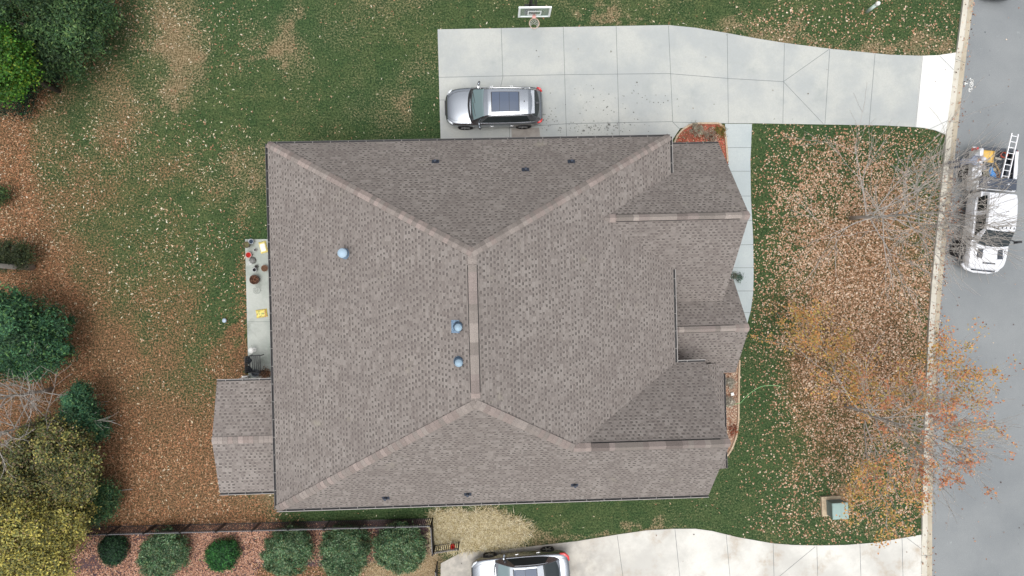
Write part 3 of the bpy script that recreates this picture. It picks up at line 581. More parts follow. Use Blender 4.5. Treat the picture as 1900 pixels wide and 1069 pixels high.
C, x, y = scatter(1500, lambda x, y: .16*inpoly(x, y, drv)+.2*inpoly(x, y, ap)+.28*((y > 985) & inpoly(x, y, nd_))+.12*inpoly(x, y, wk), hard=False); C[:, 2] = .05; n = len(C)
o = flakes('driveway_leaves', C, rng.uniform(.04, .10, n), pal(n, [(120, 104, 90), (150, 128, 108), (84, 74, 66)], None), M['leaf'], .3, (.5, .9)); tag(o, 'few dark dry leaves scattered on the pale concrete driveways', 'fallen leaves', kind='stuff')
# leaves on the mud marks and dirt of the drive
C, x, y = scatter(2500, lambda x, y: 1.0*blob(x, y, 1110, 236, 50, 9)+.6*blob(x, y, 1015, 225, 20, 14)+.12*blob(x, y, 1150, 190, 90, 30), (950, 1260, 150, 262), hard=False); C[:, 2] = .038; n = len(C)
o = flakes('mud_specks', C, rng.uniform(.03, .09, n), pal(n, [(140, 142, 138), (122, 122, 118)], None), M['leaf'], .05, (.6, 1), curl=0); tag(o, 'dried mud specks on the concrete behind the silver crossover', 'mud specks', kind='stuff')
# blades helper
def blades(name, C, L, Wd, cc, m, spread=.7, up=1.0, bend=.5):
    n = len(C); az = rng.random(n)*2*PI; h = np.stack([np.cos(az), np.sin(az), np.zeros(n)], 1); s = np.stack([-np.sin(az), np.cos(az), np.zeros(n)], 1)*Wd[:, None]/2
    D = h*spread*rng.random((n, 1))+np.array([0, 0, up]); D /= np.linalg.norm(D, axis=1, keepdims=True); Lc = L[:, None]
    m1 = C+D*Lc*.5; e = m1+(D+h*bend-np.array([0, 0, bend*.9]))*Lc*.5
    V = np.stack([C-s, C+s, m1+s*.8, m1-s*.8, m1-s*.8, m1+s*.8, e+s*.1, e-s*.1], 1).reshape(-1, 3); return np_mesh(name, V, np.arange(8*n).reshape(-1, 4), m, None, np.repeat(cc, 2, 0))
C, x, y = scatter(36000, lambda x, y: np.clip((1.4*blob(x, y, 875, 982, 66, 34)+1.0*blob(x, y, 832, 970, 30, 30)+.6*blob(x, y, 935, 990, 50, 20))*(.3+1.4*clump(x, y, .8, 13))-.15, 0, 1)*sstep(940, 956, y+22*(clump(x, y, .5, 3)-.5)), (795, 1060, 936, 1025)); n = len(C)
o = blades('dry_grass', C, rng.uniform(.15, .38, n), rng.uniform(.012, .024, n), pal(n, [(226, 212, 172), (200, 184, 138), (240, 230, 200), (150, 132, 90)], [4, 4, 3, 2]), M['leaf'], 1.2, .7, .8); tag(o, 'shaggy straw coloured ornamental grass beside the driveway of the neighbour', 'dry grass', kind='stuff')
C, x, y = scatter(16000, lambda x, y: np.clip(1.1*blob(x, y, 775, 1050, 40, 30)+.8*blob(x, y, 700, 1060, 40, 14), 0, 1), (660, 812, 1000, 1095)); n = len(C)
o = blades('dry_turf', C, rng.uniform(.08, .2, n), rng.uniform(.012, .02, n), pal(n, [(200, 176, 138), (176, 150, 112), (220, 200, 164)], None), M['leaf'], 1.2, .6, .8); tag(o, 'short tan dead turf beside the round shrubs and black gate', 'dry grass', kind='stuff')
def dT(x, y): return np.clip(.32+.4*(clump(x, y, 2.0, 21)-.4), .05, 1)*(x > eL(x, y)+10)
C, x, y = scatter(170000, dT); n = len(C)
mk_ = need_at(C[:, 0], C[:, 1]); gcol = pal(n, [(62, 94, 54), (90, 112, 64), (52, 82, 48), (134, 140, 96), (112, 118, 74)], [4, 4, 3, 1.8, 2])
gt = sstep(.38, .62, vn(C[:, 0], C[:, 1], 1.1, 4, 51)); gcol[:, :3] *= (.72+.5*gt)[:, None]; gcol[:, 0] *= 1+.25*gt; scol = pal(n, [(196, 176, 138), (164, 144, 104), (130, 112, 78)], None)
gcol = np.where((rng.random(n) < mk_[:, 0]*.9+mk_[:, 1]*.35)[:, None], scol, gcol)
o = blades('grass', C, rng.uniform(.03, .075, n), rng.uniform(.012, .026, n), gcol, M['leaf'], 1.3, .8, .5); tag(o, 'short lawn grass round the house', 'grass', kind='stuff')
# ------------------------------------------------------------------ trees
def grow(m, p, d, L, r, depth, maxd, tips, nseg=4, droop=.0, spread=.55, kids=(3, 5), n=5, bendy=.12):
    pts = [p.copy()]; R = [r]; dd = d.copy()
    for k in range(nseg):
        dd = (dd+Vector([random.gauss(0, bendy) for _ in range(3)])+Vector((0, 0, droop))).normalized(); pts.append(pts[-1]+dd*L/nseg); R.append(max(r*(1-.7*(k+1)/nseg), .0075))
    m.tube(pts, R, n if depth < 2 else 4 if depth < 3 else 3, cap=False)
    if depth >= maxd: tips.append((pts[-1], dd)); tips.append((pts[-2], dd)); return
    for k in range(random.randint(*kids)):
        t = random.uniform(.3, 1.0); i = min(int(t*nseg), nseg-1); q = pts[i].lerp(pts[i+1], t*nseg-i)
        ax = Vector([random.gauss(0, 1) for _ in range(3)]); nd2 = (dd+ax.normalized()*spread*random.uniform(.7, 1.5)).normalized()
        grow(m, q, nd2, L*random.uniform(.5, .78), max(R[i]*.6, .009), depth+1, maxd, tips, max(3, nseg-1), droop, spread, kids, n, bendy)
    tips.append((pts[-1], dd))
def broadleaf(name, base, h, rad, label, cat='tree', trunk_r=.09, lean=(0, 0), bark='bark', first=.3, nlimb=16, kids=(3, 5), maxd=3, top=None, squash=1.0):
    t = empty(name, base, 0, label, cat); m = MB(); tips = []; tp = Vector((lean[0], lean[1], h))
    tr = [Vector((0, 0, -.05)).lerp(tp, k/8)+Vector((random.gauss(0, .03), random.gauss(0, .03), 0))*(k > 0) for k in range(9)]
    m.tube(tr, [trunk_r*1.35]+[max(trunk_r*(1-k/9), .012) for k in range(1, 9)], 10)
    trk = m.build('trunk', M[bark], t, True); m = MB()
    for k in range(nlimb):
        f = first+(1-first)*(k/nlimb)**.85; i = min(int(f*8), 7); q = tr[i].lerp(tr[i+1], f*8-i); az = k*2.4+random.uniform(-.4, .4)
        el = .35+.75*f; d = Vector((math.cos(az)*math.cos(el), math.sin(az)*math.cos(el)*squash, math.sin(el))); L = rad*(1.15-.62*(f-first)/(1-first))
        grow(m, q, d, L*.8, trunk_r*.42*(1-.5*f), 1, maxd, tips, 4, .03, .55, kids, 5)
    m.build('limbs', M[bark], t, True); return t, tips
# leafless street tree
b = W(1578, 405); t, tips = broadleaf('street_tree', b, 7.8, 4.0, 'leafless pale barked street tree reaching over the white pickup', lean=(-.1, -.5), trunk_r=.085, first=.15, nlimb=32, kids=(4, 6), maxd=3)
# autumn tree
b = W(1568, 752); t, tips = broadleaf('street_tree', b, 7.0, 4.0, 'thinning maple with orange and yellow leaves at the kerb by the green utility box', trunk_r=.085, lean=(0, -.1), first=.15, nlimb=30, kids=(4, 6), maxd=3)
P0 = []; 
for (q, d) in tips:
    ea = q[2] > 5.0+random.gauss(0, .4)
    if random.random() < (.085 if ea else .95):
        k = random.choice([8, 12, 18, 24] if ea else [14, 20, 28, 38, 46]); s = .08+.06*random.random() if ea else .12+.14*random.random()
        P0.append(np.array(q)[None]+np.array(d)[None]*s*.5+rng.normal(0, s, (k, 3))*np.array([1, 1, .6]))
C = np.concatenate(P0); n = len(C); r_ = C[:, 0]
east = sstep(4.8, 5.8, C[:, 2]+rng.normal(0, .4, n)); c1 = pal(n, [(214, 168, 96), (204, 154, 98), (192, 172, 96), (216, 152, 98), (162, 142, 86), (188, 144, 108)], [4, 4, 4, 3, 2, 2]); c2 = pal(n, [(196, 130, 98), (182, 116, 88), (208, 146, 100), (172, 124, 104), (202, 156, 106)], [4, 3, 3, 2, 2])
cc = np.where((rng.random(n) < east)[:, None], c2, c1); lv = flakes('leaves', C, rng.uniform(.07, .13, n), cc, M['leaf'], .8, (.5, .9), 0, parent=t)
# crowns for evergreens and the wood on the left
def crown(name, parent, pts_r, n, cols, wts, size=(.06, .13), asp=(.25, .5), up=.5, nclump=160, cs=.22, shell=.75, tiltm=.9):
    """pts_r: list of (x,y,z,rx,ry,rz) lobes; leaf clumps spread through their volume"""
    L = np.array(pts_r, float); wt = (L[:, 3]*L[:, 4]*L[:, 5])**.7; ci = rng.choice(len(L), nclump, p=wt/wt.sum())
    d = rng.normal(0, 1, (nclump, 3)); d /= np.linalg.norm(d, axis=1, keepdims=True); d[:, 2] = np.where(d[:, 2] < -.25, -d[:, 2], d[:, 2])
    rr = rng.uniform(shell, 1.22, (nclump, 1))**.8*np.where(rng.random((nclump, 1)) < .2, rng.uniform(.4, .9, (nclump, 1)), 1); cc = L[ci, :3]+d*L[ci, 3:]*rr
    tone = rng.uniform(.5, 1.4, nclump); k = rng.integers(0, nclump, n); off = rng.normal(0, 1, (n, 3))*cs*rng.uniform(.5, 1.5, nclump)[k][:, None]*np.array([1, 1, .7]); P_ = cc[k]+off
    P_[:, 2] = np.maximum(P_[:, 2], .05); N_ = d[k]*.8+rng.normal(0, tiltm*.6, (n, 3)); N_[:, 2] += up
    col = pal(n, cols, wts); col[:, :3] *= tone[k][:, None]
    return flakes(name, P_, rng.uniform(*size, n), np.clip(col, 0, 1), M['foliage'], N=N_, asp=asp, lift=0, parent=parent)
def bushy(name, c, lobes, n, cols, wts, label, cat, group=None, trunk=.08, bark='dbark', h=None, **kw):
    c = Vector((c.x, c.y, 0)); t = empty(name, c, 0, label, cat, group); ls = lobes; top = max(l[2]+l[5]*.6 for l in ls); m = MB()
    m.tube([(0, 0, -.05), (0.02, .03, top*.5), (0, 0, top*.9)], [trunk, trunk*.75, trunk*.25], 8)
    for k in range(9*len(ls)):
        l = ls[k % len(ls)]; a = k*2.4; e = Vector((l[0]+math.cos(a)*l[3]*.8, l[1]+math.sin(a)*l[4]*.8, l[2]+random.uniform(-.3, .5)*l[5])); s = Vector((0, 0, min(top*.85, max(.1, e.z*.55)))); m.tube([s, s.lerp(e, .5)+Vector((0, 0, .1)), e], [trunk*.4, trunk*.25, .01], 5)
    m.build('trunk', M[bark], t, True); crown('crown', t, ls, n, cols, wts, **kw); return t
G1 = [(70, 102, 62), (86, 118, 66), (52, 82, 54), (116, 140, 84)]; G2 = [(60, 120, 50), (90, 150, 60), (40, 90, 40), (120, 165, 60)]
Y1 = [(192, 180, 92), (168, 164, 92), (132, 134, 78), (204, 190, 96), (106, 112, 70), (150, 130, 92)]
# big dark evergreen, top left
bushy('evergreen_tree', W(72, 62, 2.3), [(-.9, .9, 2.6, 2.0, 1.6, 2.2), (1.2, .6, 1.9, 1.75, 1.5, 1.7), (1.6, 1.5, 1.6, 1.3, 1.2, 1.4), (.3, -.6, 1.7, 1.4, 1.1, 1.5), (-2.2, -.2, 3, 1.4, 1.5, 1.8)], 90000, G1, [4, 3, 3, 1], 'dark evergreen tree in the upper left corner of the back yard', 'tree', trunk=.2, nclump=420, cs=.24, size=(.08, .18))
bushy('broadleaf_tree', W(18, 128, 3.4), [(-.5, 0, 4.0, 1.6, 1.5, 1.5), (-.2, -.3, 3.2, .9, 1.1, 1.0)], 26000, [(74, 128, 42), (98, 146, 48), (56, 104, 40), (126, 150, 46)], [4, 3, 3, 2], 'bright yellow green bushy tree at the left edge below the dark evergreen', 'tree', trunk=.12, nclump=150, cs=.2, size=(.07, .13), asp=(.5, .8))
bushy('understory_shrub', W(72, 138, .6), [(-.2, .3, .5, 1.0, .8, .6), (-1.3, -.9, .6, .9, .9, .7)], 16000, [(30, 58, 40), (40, 74, 48), (24, 44, 34)], None, 'low dark undergrowth beneath the bright tree at the left edge', 'shrub', trunk=.04, nclump=90)
# middle left evergreen
bushy('evergreen_tree', W(62, 625, 2.2), [(-.3, .3, 2.3, 1.15, 1.1, 1.5), (-1.3, 1.0, 2.1, 1.0, 1.1, 1.2), (.35, -.7, 1.7, .85, .8, 1.0), (.5, .5, 1.6, .7, .6, .9), (-1.6, -.6, 2.0, 1.0, 1.0, 1.2), (-.5, -1.2, 1.7, .9, .7, .9)], 62000, [(64, 108, 76), (80, 124, 80), (48, 84, 62), (108, 148, 84)], [4, 3, 3, 1.4], 'round blue green evergreen tree half way down the left edge', 'tree', trunk=.14, nclump=330, cs=.2, size=(.08, .18))
bushy('understory_shrub', W(28, 478, .9), [(-.2, .1, .9, .9, .55, .7)], 9000, [(70, 84, 52), (88, 96, 60), (52, 66, 44)], None, 'thin olive green shrub beside the grey leaning trunk at the left edge', 'shrub', trunk=.03, nclump=70, cs=.16)
bushy('understory_shrub', W(0, 365, .7), [(-.3, 0, .7, .5, .4, .6)], 3000, G1, None, 'tiny dark shrub at the left edge above the leaning trunk', 'shrub', trunk=.03, nclump=30, cs=.14)
# slender cedar
bushy('cedar_tree', W(160, 772, 1.6), [(-.25, .75, 1.6, .35, .55, .9), (0, .1, 1.7, .5, .65, 1.0), (.1, -.6, 1.3, .45, .6, .8)], 34000, [(62, 108, 78), (76, 124, 86), (46, 86, 64), (104, 140, 90)], None, 'slender blue green cedar between the yellow tree and the pine straw', 'tree', trunk=.06, nclump=130, cs=.15, size=(.07, .15))
# yellowing trees, lower left
bushy('yellowing_tree', W(115, 850, 2.7), [(-.3, .3, 3.0, 1.4, 1.3, 1.3), (.3, -.4, 2.2, 1.0, 1.1, 1.2), (-.2, .9, 2.3, 1.1, .8, 1.0), (.1, -1.2, 2.4, 1.1, .8, 1.1), (-1.8, -.6, 2.9, 1.2, 1.1, 1.1)], 46000, [(142, 142, 84), (116, 122, 74), (172, 160, 88), (92, 102, 66), (134, 116, 90), (80, 96, 60)], None, 'olive and yellow leaved tree behind the slender cedar', 'tree', trunk=.1, nclump=240, cs=.2, size=(.07, .13), asp=(.4, .8))
bushy('yellowing_tree', W(75, 985, 3.0), [(-.8, .2, 3.4, 1.7, 1.5, 1.5), (.5, .4, 2.6, 1.3, 1.3, 1.3), (-.3, -1.0, 3.0, 1.6, 1.2, 1.4), (-2.0, 1.2, 3.0, 1.2, 1.5, 1.4)], 90000, Y1, [4, 4, 3, 2, 2, 1], 'large bright yellow tree in the lower left corner', 'tree', trunk=.14, nclump=560, cs=.21, size=(.07, .13), asp=(.4, .8))
bushy('evergreen_shrub', W(185, 925, .9), [(-.1, .1, .9, .8, .9, .9), (-.5, -.5, 1.0, .6, .5, .8)], 26000, [(62, 102, 66), (78, 120, 72), (48, 80, 56), (110, 130, 80)], None, 'green shrub at the corner where the black fence meets the wood', 'shrub', trunk=.05, nclump=120, cs=.17)
# bare woodland trees with grey trunks leaning out of the frame
for (x, y, hh, ln, lab, nl) in ((60, 496, 11, (-.4, .05), 'bare grey trunk leaning out at the left edge above the blue green evergreen', 12), (128, 770, 5.5, (-.9, -.1), 'bare grey branched tree above the olive and yellow tree', 26), (95, 722, 5, (-.3, .1), 'small leafless tree with pale twigs below the blue green evergreen', 22), (60, 850, 6, (.1, .3), 'leafless pale tree standing in the bright yellow foliage', 14)):
    broadleaf('bare_tree', W(x, y), hh, 2.4, lab, lean=ln, trunk_r=.13 if y == 496 else .09, first=.14 if nl > 13 else .6, nlimb=nl, kids=(3, 5), maxd=2 if y == 496 else 3)
o = MB(); o.tube([W(220, 911, .08), W(232, 909, .1), W(246, 908, .06)], [.015, .02, .012], 6); o = o.build('fallen_branch', M['bark']); tag(o, 'short pale stick lying on the straw lawn near the fence corner', 'branch')
# ------------------------------------------------------------------ clipped shrubs in the bed
shr = [(212, 1019, 24, .6, 'small dark round shrub, leftmost in the bed below the fence'), (306, 1027, 42, 1.2, 'round clipped shrub between the two small shrubs'), (413, 1029, 27, .75, 'small bright green round shrub between two large clipped ones'),
       (536, 1021, 44, 1.25, 'large round shrub right of the small bright green one'), (640, 1022, 46, 1.25, 'large round shrub in the middle of the row of three big ones'), (743, 1015, 45, 1.25, 'large round shrub nearest the black gate')]
for i, (x, y, r, hh, lab) in enumerate(shr):
    sc = (H-hh*.6)/F; r *= sc; c = W(x, y, hh*.5); g = [(72, 112, 72), (104, 142, 98), (50, 84, 56), (142, 166, 130), (110, 122, 78)] if r > .9 else [(48, 104, 52), (70, 130, 62), (34, 72, 44)]
    if i == 0: g = [(40, 72, 48), (54, 90, 54), (30, 54, 40)]
    bushy('clipped_shrub', c, [(0, 0, hh*.5, r*.88, r*.88, hh*.52)]+[(r*.25*math.cos(i+2.1*q), r*.25*math.sin(i*1.7+2.1*q), hh*.53, r*random.uniform(.62, .78), r*random.uniform(.62, .78), hh*random.uniform(.4, .55)) for q in range(3)], int(34000*r*r)+4000, g, None, lab, 'shrub', 'shrubs in the mulch bed along the fence', trunk=.05, nclump=int(300*r*r)+60, cs=.085, size=(.05, .10), asp=(.4, .7), shell=.84)
# dark mulch
m = MB()
bedpts = [(90, 1110), (130, 1040), (170, 982), (300, 976), (500, 970), (700, 965), (800, 963), (806, 1015), (808, 1030), (790, 1030), (740, 1050), (700, 1042), (660, 1050), (480, 1052), (470, 1110)]
slab('mulch_bed', P(bedpts), -.02, .012, [noisy('mulch', A(112, 88, 88), A(80, 64, 70), 9, .95, bump=.8, fine=40, bd=.03)], kind='structure')
# ------------------------------------------------------------------ black metal fence with gate
def fence_run(a, b, n, label, name='metal_fence', h=1.22, cat='fence'):
    a = W(*a); b = W(*b); t = empty(name, a, 0, label, cat); L = b-a
    for k in range(n+1):
        p = L*(k/n); m = MB(); m.box((p.x, p.y, h/2+.02), (.06, .06, h+.08)); m.box((p.x, p.y, h+.075), (.075, .075, .03), taper=.6); m.build('post', M['blackfence'], t)
    for k in range(n):
        p, q = L*(k/n), L*((k+1)/n); m = MB(); np_ = max(3, int((q-p).length/.098))
        for z in (.12, h-.17): m.bar(p+Vector((0, 0, z)), q+Vector((0, 0, z)), .03, .035)
        m.bar(p+Vector((0, 0, h)), q+Vector((0, 0, h)), .034, .03, mi=1)
        for i_ in range(1, np_): r = p.lerp(q, i_/np_); m.box((r.x, r.y, h/2), (.029, .029, h-.06))
        m.build('panel', [M['blackfence'], M['railtop']], t)
    return t
fence_run((160, 977), (803, 961), 10, 'long black metal picket fence between the back yard and the mulch bed')
fence_run((803, 961), (806, 1012), 1, 'short black fence section running from the corner to the gate')
fence_run((812, 1042), (812, 1160), 2, 'black fence section continuing below the open gate at the bottom edge')
g = fence_run((808, 1011), (852, 1004), 1, 'open black metal gate swung over the edge of the neighbour driveway', 'metal_gate', 1.1, 'gate')
# red bucket hung on the gate
p = W(840, 1014, .55); m = MB(); m.lathe([(0, -.14), (.10, -.14), (.13, .14), (.115, .14), (.09, -.11), (0, -.11)], p, 20); o = m.build('bucket', mat('red_plastic', A(212, 48, 34), .45), None, True); tag(o, 'red bucket hanging at the end of the open black gate', 'bucket')
m = MB(); m.tube([p+Vector((-.12, 0, .12)), p+Vector((-.06, .0, .3)), p+Vector((.06, 0, .3)), p+Vector((.12, 0, .12))], .006, 6); m.build('handle', M['blackfence'], o)
# ------------------------------------------------------------------ beds by the house
red = noisy('red_mulch', A(190, 104, 84), A(140, 92, 70), 6, .95, bump=.8, fine=30, bd=.03)
bedA = [(1251, 300), (1251, 268), (1256, 253), (1266, 242), (1280, 233), (1297, 230), (1333, 230), (1343, 237), (1347, 262), (1350, 300), (1352, 330)]
slab('planting_bed', P(bedA), -.02, .045, [red], kind='structure')
bedB = [(1335, 700), (1345, 685), (1366, 655), (1372, 672), (1371, 700), (1370, 780), (1366, 810), (1358, 832), (1349, 846), (1335, 850)]
slab('front_bed', P(bedB), -.02, .03, [noisy('dry_mulch', A(190, 160, 134), A(150, 112, 90), 7, .95, bump=.8, fine=30, bd=.03)], kind='structure')
edg = noisy('edging_stone', A(206, 186, 160), A(180, 156, 130), 10, .9)
def edging(pts, label):
    Q = resample([W(a, b, .05) for a, b in pts], 60); m = MB(); k = 0
    for a, b in zip(Q[:-1], Q[1:]): d = b-a; m.bar(a+d*.03, b-d*.03, .085, .10)
    o = m.build('bed_edging', edg); tag(o, label, 'garden edging')
edging([(1250, 280), (1251, 266), (1256, 253), (1266, 241), (1280, 232), (1297, 229), (1333, 229), (1343, 236), (1347, 262), (1350, 300)], 'curved tan stone edging round the red mulch bed at the garage corner')
edging([(1372, 668), (1371, 700), (1370, 780), (1366, 810), (1358, 832), (1349, 846)], 'tan stone edging round the narrow bed where the green hose crosses')
def poly_flakes(name, poly, n, cols, label, z, sz=(.05, .1), wts=None):
    C, x, y = scatter(n, lambda x, y: inpoly(x, y, poly).astype(float)*sstep(.2, .5, clump(x, y, .5, 33)), (min(p[0] for p in poly), max(p[0] for p in poly), min(p[1] for p in poly), max(p[1] for p in poly)), hard=False)
    C[:, 2] = z; o = flakes(name, C, rng.uniform(*sz, len(C)), pal(len(C), cols, wts), M['leaf'], .5, (.4, .9), .012); tag(o, label, 'ground cover', kind='stuff')
poly_flakes('bed_litter', [(1254, 300), (1256, 258), (1268, 244), (1284, 236), (1332, 233), (1343, 262), (1346, 320)], 5200, [(206, 112, 92), (222, 130, 110), (160, 84, 62), (190, 180, 150), (150, 110, 76), (96, 104, 62)], 'coral red mulch chips and leaves in the bed at the garage corner', .05, wts=[4, 3, 2, 2, 2, 1])
poly_flakes('bed_litter', [(1342, 700), (1352, 680), (1368, 664), (1367, 790), (1355, 826), (1342, 840)], 2600, [(206, 176, 152), (186, 140, 116), (160, 112, 88), (226, 208, 184)], 'pale leaves and dried mulch in the narrow front bed', .035)
for (x, y, r, cols, lab) in ((1290, 243, .3, [(184, 178, 160), (160, 160, 136), (206, 196, 172)], 'pale grey green dried plant in the upper part of the red bed'), (1316, 254, .33, [(196, 184, 164), (206, 160, 140), (176, 170, 146)], 'pale twiggy plant beside the garage roof in the red bed'), (1335, 246, .22, [(120, 124, 60), (160, 120, 66)], 'olive green tuft in the right corner of the red bed'), (1352, 712, .22, [(214, 206, 190), (190, 184, 166)], 'pale dried plant at the top of the narrow bed'), (1353, 744, .2, [(216, 208, 190), (196, 188, 170)], 'pale dried plant below the white block in the narrow bed'), (1359, 797, .22, [(150, 72, 50), (176, 96, 66)], 'rust red plant low in the narrow bed'), (1360, 512, .17, [(110, 128, 104), (140, 150, 130), (96, 84, 72)], 'small grey green shrub by the porch corner'), (1370, 516, .16, [(110, 140, 120), (86, 110, 92)], 'small blue green sprig on the walkway by the porch')):
    bushy('garden_plant', W(x, y), [(0, 0, r*.6, r, r, r*.6)], 900 if x < 1358 else 300, cols, None, lab, 'plant', trunk=.012, nclump=26, cs=.07, size=(.04, .09))
p = W(1358, 731, .08); m = MB(); m.box(p, (.13, .13, .16), Matrix.Rotation(.3, 3, 'Z'), taper=.85); m.box(p+Vector((0, 0, .09)), (.15, .15, .02), Matrix.Rotation(.3, 3, 'Z')); o = m.build('junction_block', M['white']); tag(o, 'small square white block standing in the narrow front bed', 'block')
Q = resample([W(*q) for q in ((1338, 755, .3), (1350, 753, .12), (1374, 748, .10), (1379, 742, .03), (1390, 731, .03), (1401, 723, .03), (1413, 717, .03), (1425, 715, .03), (1437, 715, .03), (1449, 717, .03))], 30)
m = MB(); m.tube(Q, .014, 6); o = m.build('garden_hose', mat('hose', A(150, 206, 140), .5), None, True); tag(o, 'pale green garden hose curling from the front bed onto the lawn', 'hose')
# ------------------------------------------------------------------ vehicles
def bake(o, name=None):
    dg = bpy.context.evaluated_depsgraph_get(); me = bpy.data.meshes.new_from_object(o.evaluated_get(dg)); o.modifiers.clear(); o.data = me; return o
def interp_st(st, x):
    xs = [q[0] for q in st]; return [float(np.interp(x, xs, [q[k] for q in st])) for k in range(1, len(st[0]))]
def lower_body(name, st, parent, mats, wheels=(), wr=.38, arch_w=.34, xs=None):
    """st rows: x, half width, z bottom, z shoulder, z centre"""
    m = MB(); rows = []
    xs = xs or [q[0] for q in st]
    for x in xs:
        w_, zb, zs, zt = interp_st(st, x); half = [(w_*.80, zb), (w_*.95, zb+.03), (w_*.995, zb+.18), (w_, zb+(zs-zb)*.55), (w_*.985, zs-.10), (w_*.955, zs-.02), (w_*.88, zs+.015), (w_*.70, zs+(zt-zs)*.5), (w_*.4, zt-.005), (0, zt)]
        rows.append([Vector((x, y, z)) for y, z in half]+[Vector((x, -y, z)) for y, z in half[-2::-1]])
    n = len(rows[0]); k0 = 0
    for r in rows: m.v += [tuple(p) for p in r]
    for i in range(len(rows)-1):
        for j in range(n):
            a = i*n+j; b = i*n+(j+1) % n; m.f.append((a, b, b+n, a+n)); m.mi.append(0); m.c.append((1, 1, 1, 1))
    for i in (0, len(rows)-1):
        for j in range(n//2): 
            q = (i*n+j, i*n+j+1, i*n+n-2-j, i*n+n-1-j)
            if len(set(q)) == 4: m.f.append(q if i else q[::-1]); m.mi.append(0); m.c.append((1, 1, 1, 1))
            elif len(set(q)) == 3: m.f.append(tuple(dict.fromkeys(q))); m.mi.append(0); m.c.append((1, 1, 1, 1))
    o = m.build(name, mats, None, True); bm = bmesh.new(); bm.from_mesh(o.data); bmesh.ops.recalc_face_normals(bm, faces=bm.faces); bm.to_mesh(o.data); bm.free()
    md = o.modifiers.new('s', 'SUBSURF'); md.levels = 2; md.render_levels = 2; bake(o)
    cut = []
    for (x, s) in wheels:
        c = MB(); c.tube([(x, s*(abs(s)-arch_w)/abs(s), wr), (x, s*1.3, wr)], wr*1.13, 28); q = c.build('cut', M['black']); md = o.modifiers.new('b', 'BOOLEAN'); md.object = q; md.operation = 'DIFFERENCE'; md.solver = 'EXACT'; cut.append(q)
    if cut: bake(o)
    for q in cut: bpy.data.objects.remove(q)
    for p_ in o.data.polygons: p_.use_smooth = True
    o.parent = parent; return o
def cabin_fn(cb):
    """cb rows: x, roof z, half width roof edge, half width base ; belt z"""
    def f(x, s):
        zr_, wt, wb, zb = interp_st(cb, x); a = abs(s); sg = 1 if s >= 0 else -1
        if a <= .7: t = a/.7; return Vector((x, sg*wt*t, zr_+.035*(1-t*t)-.012*t))
        if a <= .78: t = (a-.7)/.08; return Vector((x, sg*(wt+(wb-wt)*.12*t), zr_-.012-(zr_-zb)*.10*t))
        t = (a-.78)/.22; return Vector((x, sg*(wt+(wb-wt)*(.12+.88*t)), zr_-.012-(zr_-zb-.0)*(.10+.90*t)))
    return f
def patch(name, f, x0, x1, s0, s1, mat_, parent, nx=10, ns=12, off=.006, xf=None):
    m = MB(); G = []
    for i in range(nx+1):
        row = []
        for j in range(ns+1):
            s = s0+(s1-s0)*j/ns; u = i/nx; a, b = (xf(s) if xf else (x0, x1)); x = a+(b-a)*u
            p = f(x, s); dx = (f(x+.02, s)-f(x-.02, s)); ds = f(x, min(1, s+.01))-f(x, max(-1, s-.01)); n_ = dx.cross(ds); n_ = n_.normalized() if n_.length > 1e-9 else Vector((0, 0, 1))
            if n_.z < 0 or (abs(n_.z) < .05 and n_.y*p.y < 0): n_ = -n_
            row.append(p+n_*off)
        G.append(row)
    for i in range(nx):
        for j in range(ns): m.quad(G[i][j], G[i+1][j], G[i+1][j+1], G[i][j+1])
    o = m.build(name, mat_, parent, True); return o
def cabin(name, f, xs, parent, mat_):
    m = MB(); S = [-1+2*j/40 for j in range(41)]; n = len(S)
    for x in xs: m.v += [tuple(f(x, s)) for s in S]
    for i in range(len(xs)-1):
        for j in range(n-1): a = i*n+j; m.f.append((a, a+1, a+1+n, a+n)); m.mi.append(0); m.c.append((1,)*4)
    o = m.build(name, mat_, parent, True); return o
def wheel(parent, x, y, r, wd, steer=0, rimcol=None, n=24):
    s = 1 if y > 0 else -1; R_ = Matrix.Rotation(steer, 3, 'Z'); c = Vector((x, y, r)); m = MB()
    pr = [(-wd/2, r*.80), (-wd/2, r*.95), (-wd/2+.03, r), (wd/2-.03, r), (wd/2, r*.95), (wd/2, r*.72), (wd/2-.02, r*.66)]
    k0 = 0
    for (yy, rr) in pr:
        for j in range(n): t_ = 2*PI*j/n; m.v.append(tuple(c+R_@Vector((rr*math.cos(t_), s*yy, rr*math.sin(t_)))))
    for i in range(len(pr)-1):
        for j in range(n): a = i*n+j; b = i*n+(j+1) % n; m.f.append((a, b, b+n, a+n)); m.mi.append(0); m.c.append((1,)*4)
    wh = empty('wheel', (0, 0, 0)); wh.parent = parent; m.build('tyre', M['tyre'], wh, True)
    m = MB(); 
    for k in range(5):
        a = k*2*PI/5; d = Vector((math.cos(a), 0, math.sin(a))); m.bar(c+R_@(d*.03+Vector((0, s*(wd/2-.025), 0))), c+R_@(d*r*.66+Vector((0, s*(wd/2-.02), 0))), .05, .03, up=R_@Vector((0, 1, 0)))
    m.tube([c+R_@Vector((0, s*(wd/2-.14), 0)), c+R_@Vector((0, s*(wd/2-.12), 0))], r*.68, n, mi=1); m.tube([c+R_@Vector((0, s*(wd/2-.05), 0)), c+R_@Vector((0, s*(wd/2-.005), 0))], .05, 12)
    m.build('rim', [rimcol or M['rim'], M['black']], wh)
M['tyre'] = mat('tyre', (.015, .015, .016, 1), .85); M['rim'] = mat('rim', (.45, .46, .48, 1), .3, .8)
M['silver'] = mat('silver_paint', A(150, 154, 160), .26, .85, .5, Coat_Weight=.6, Coat_Roughness=.05)
M['gunmetal'] = mat('grey_paint', A(166, 171, 177), .27, .95, .5, Coat_Weight=.6, Coat_Roughness=.05)
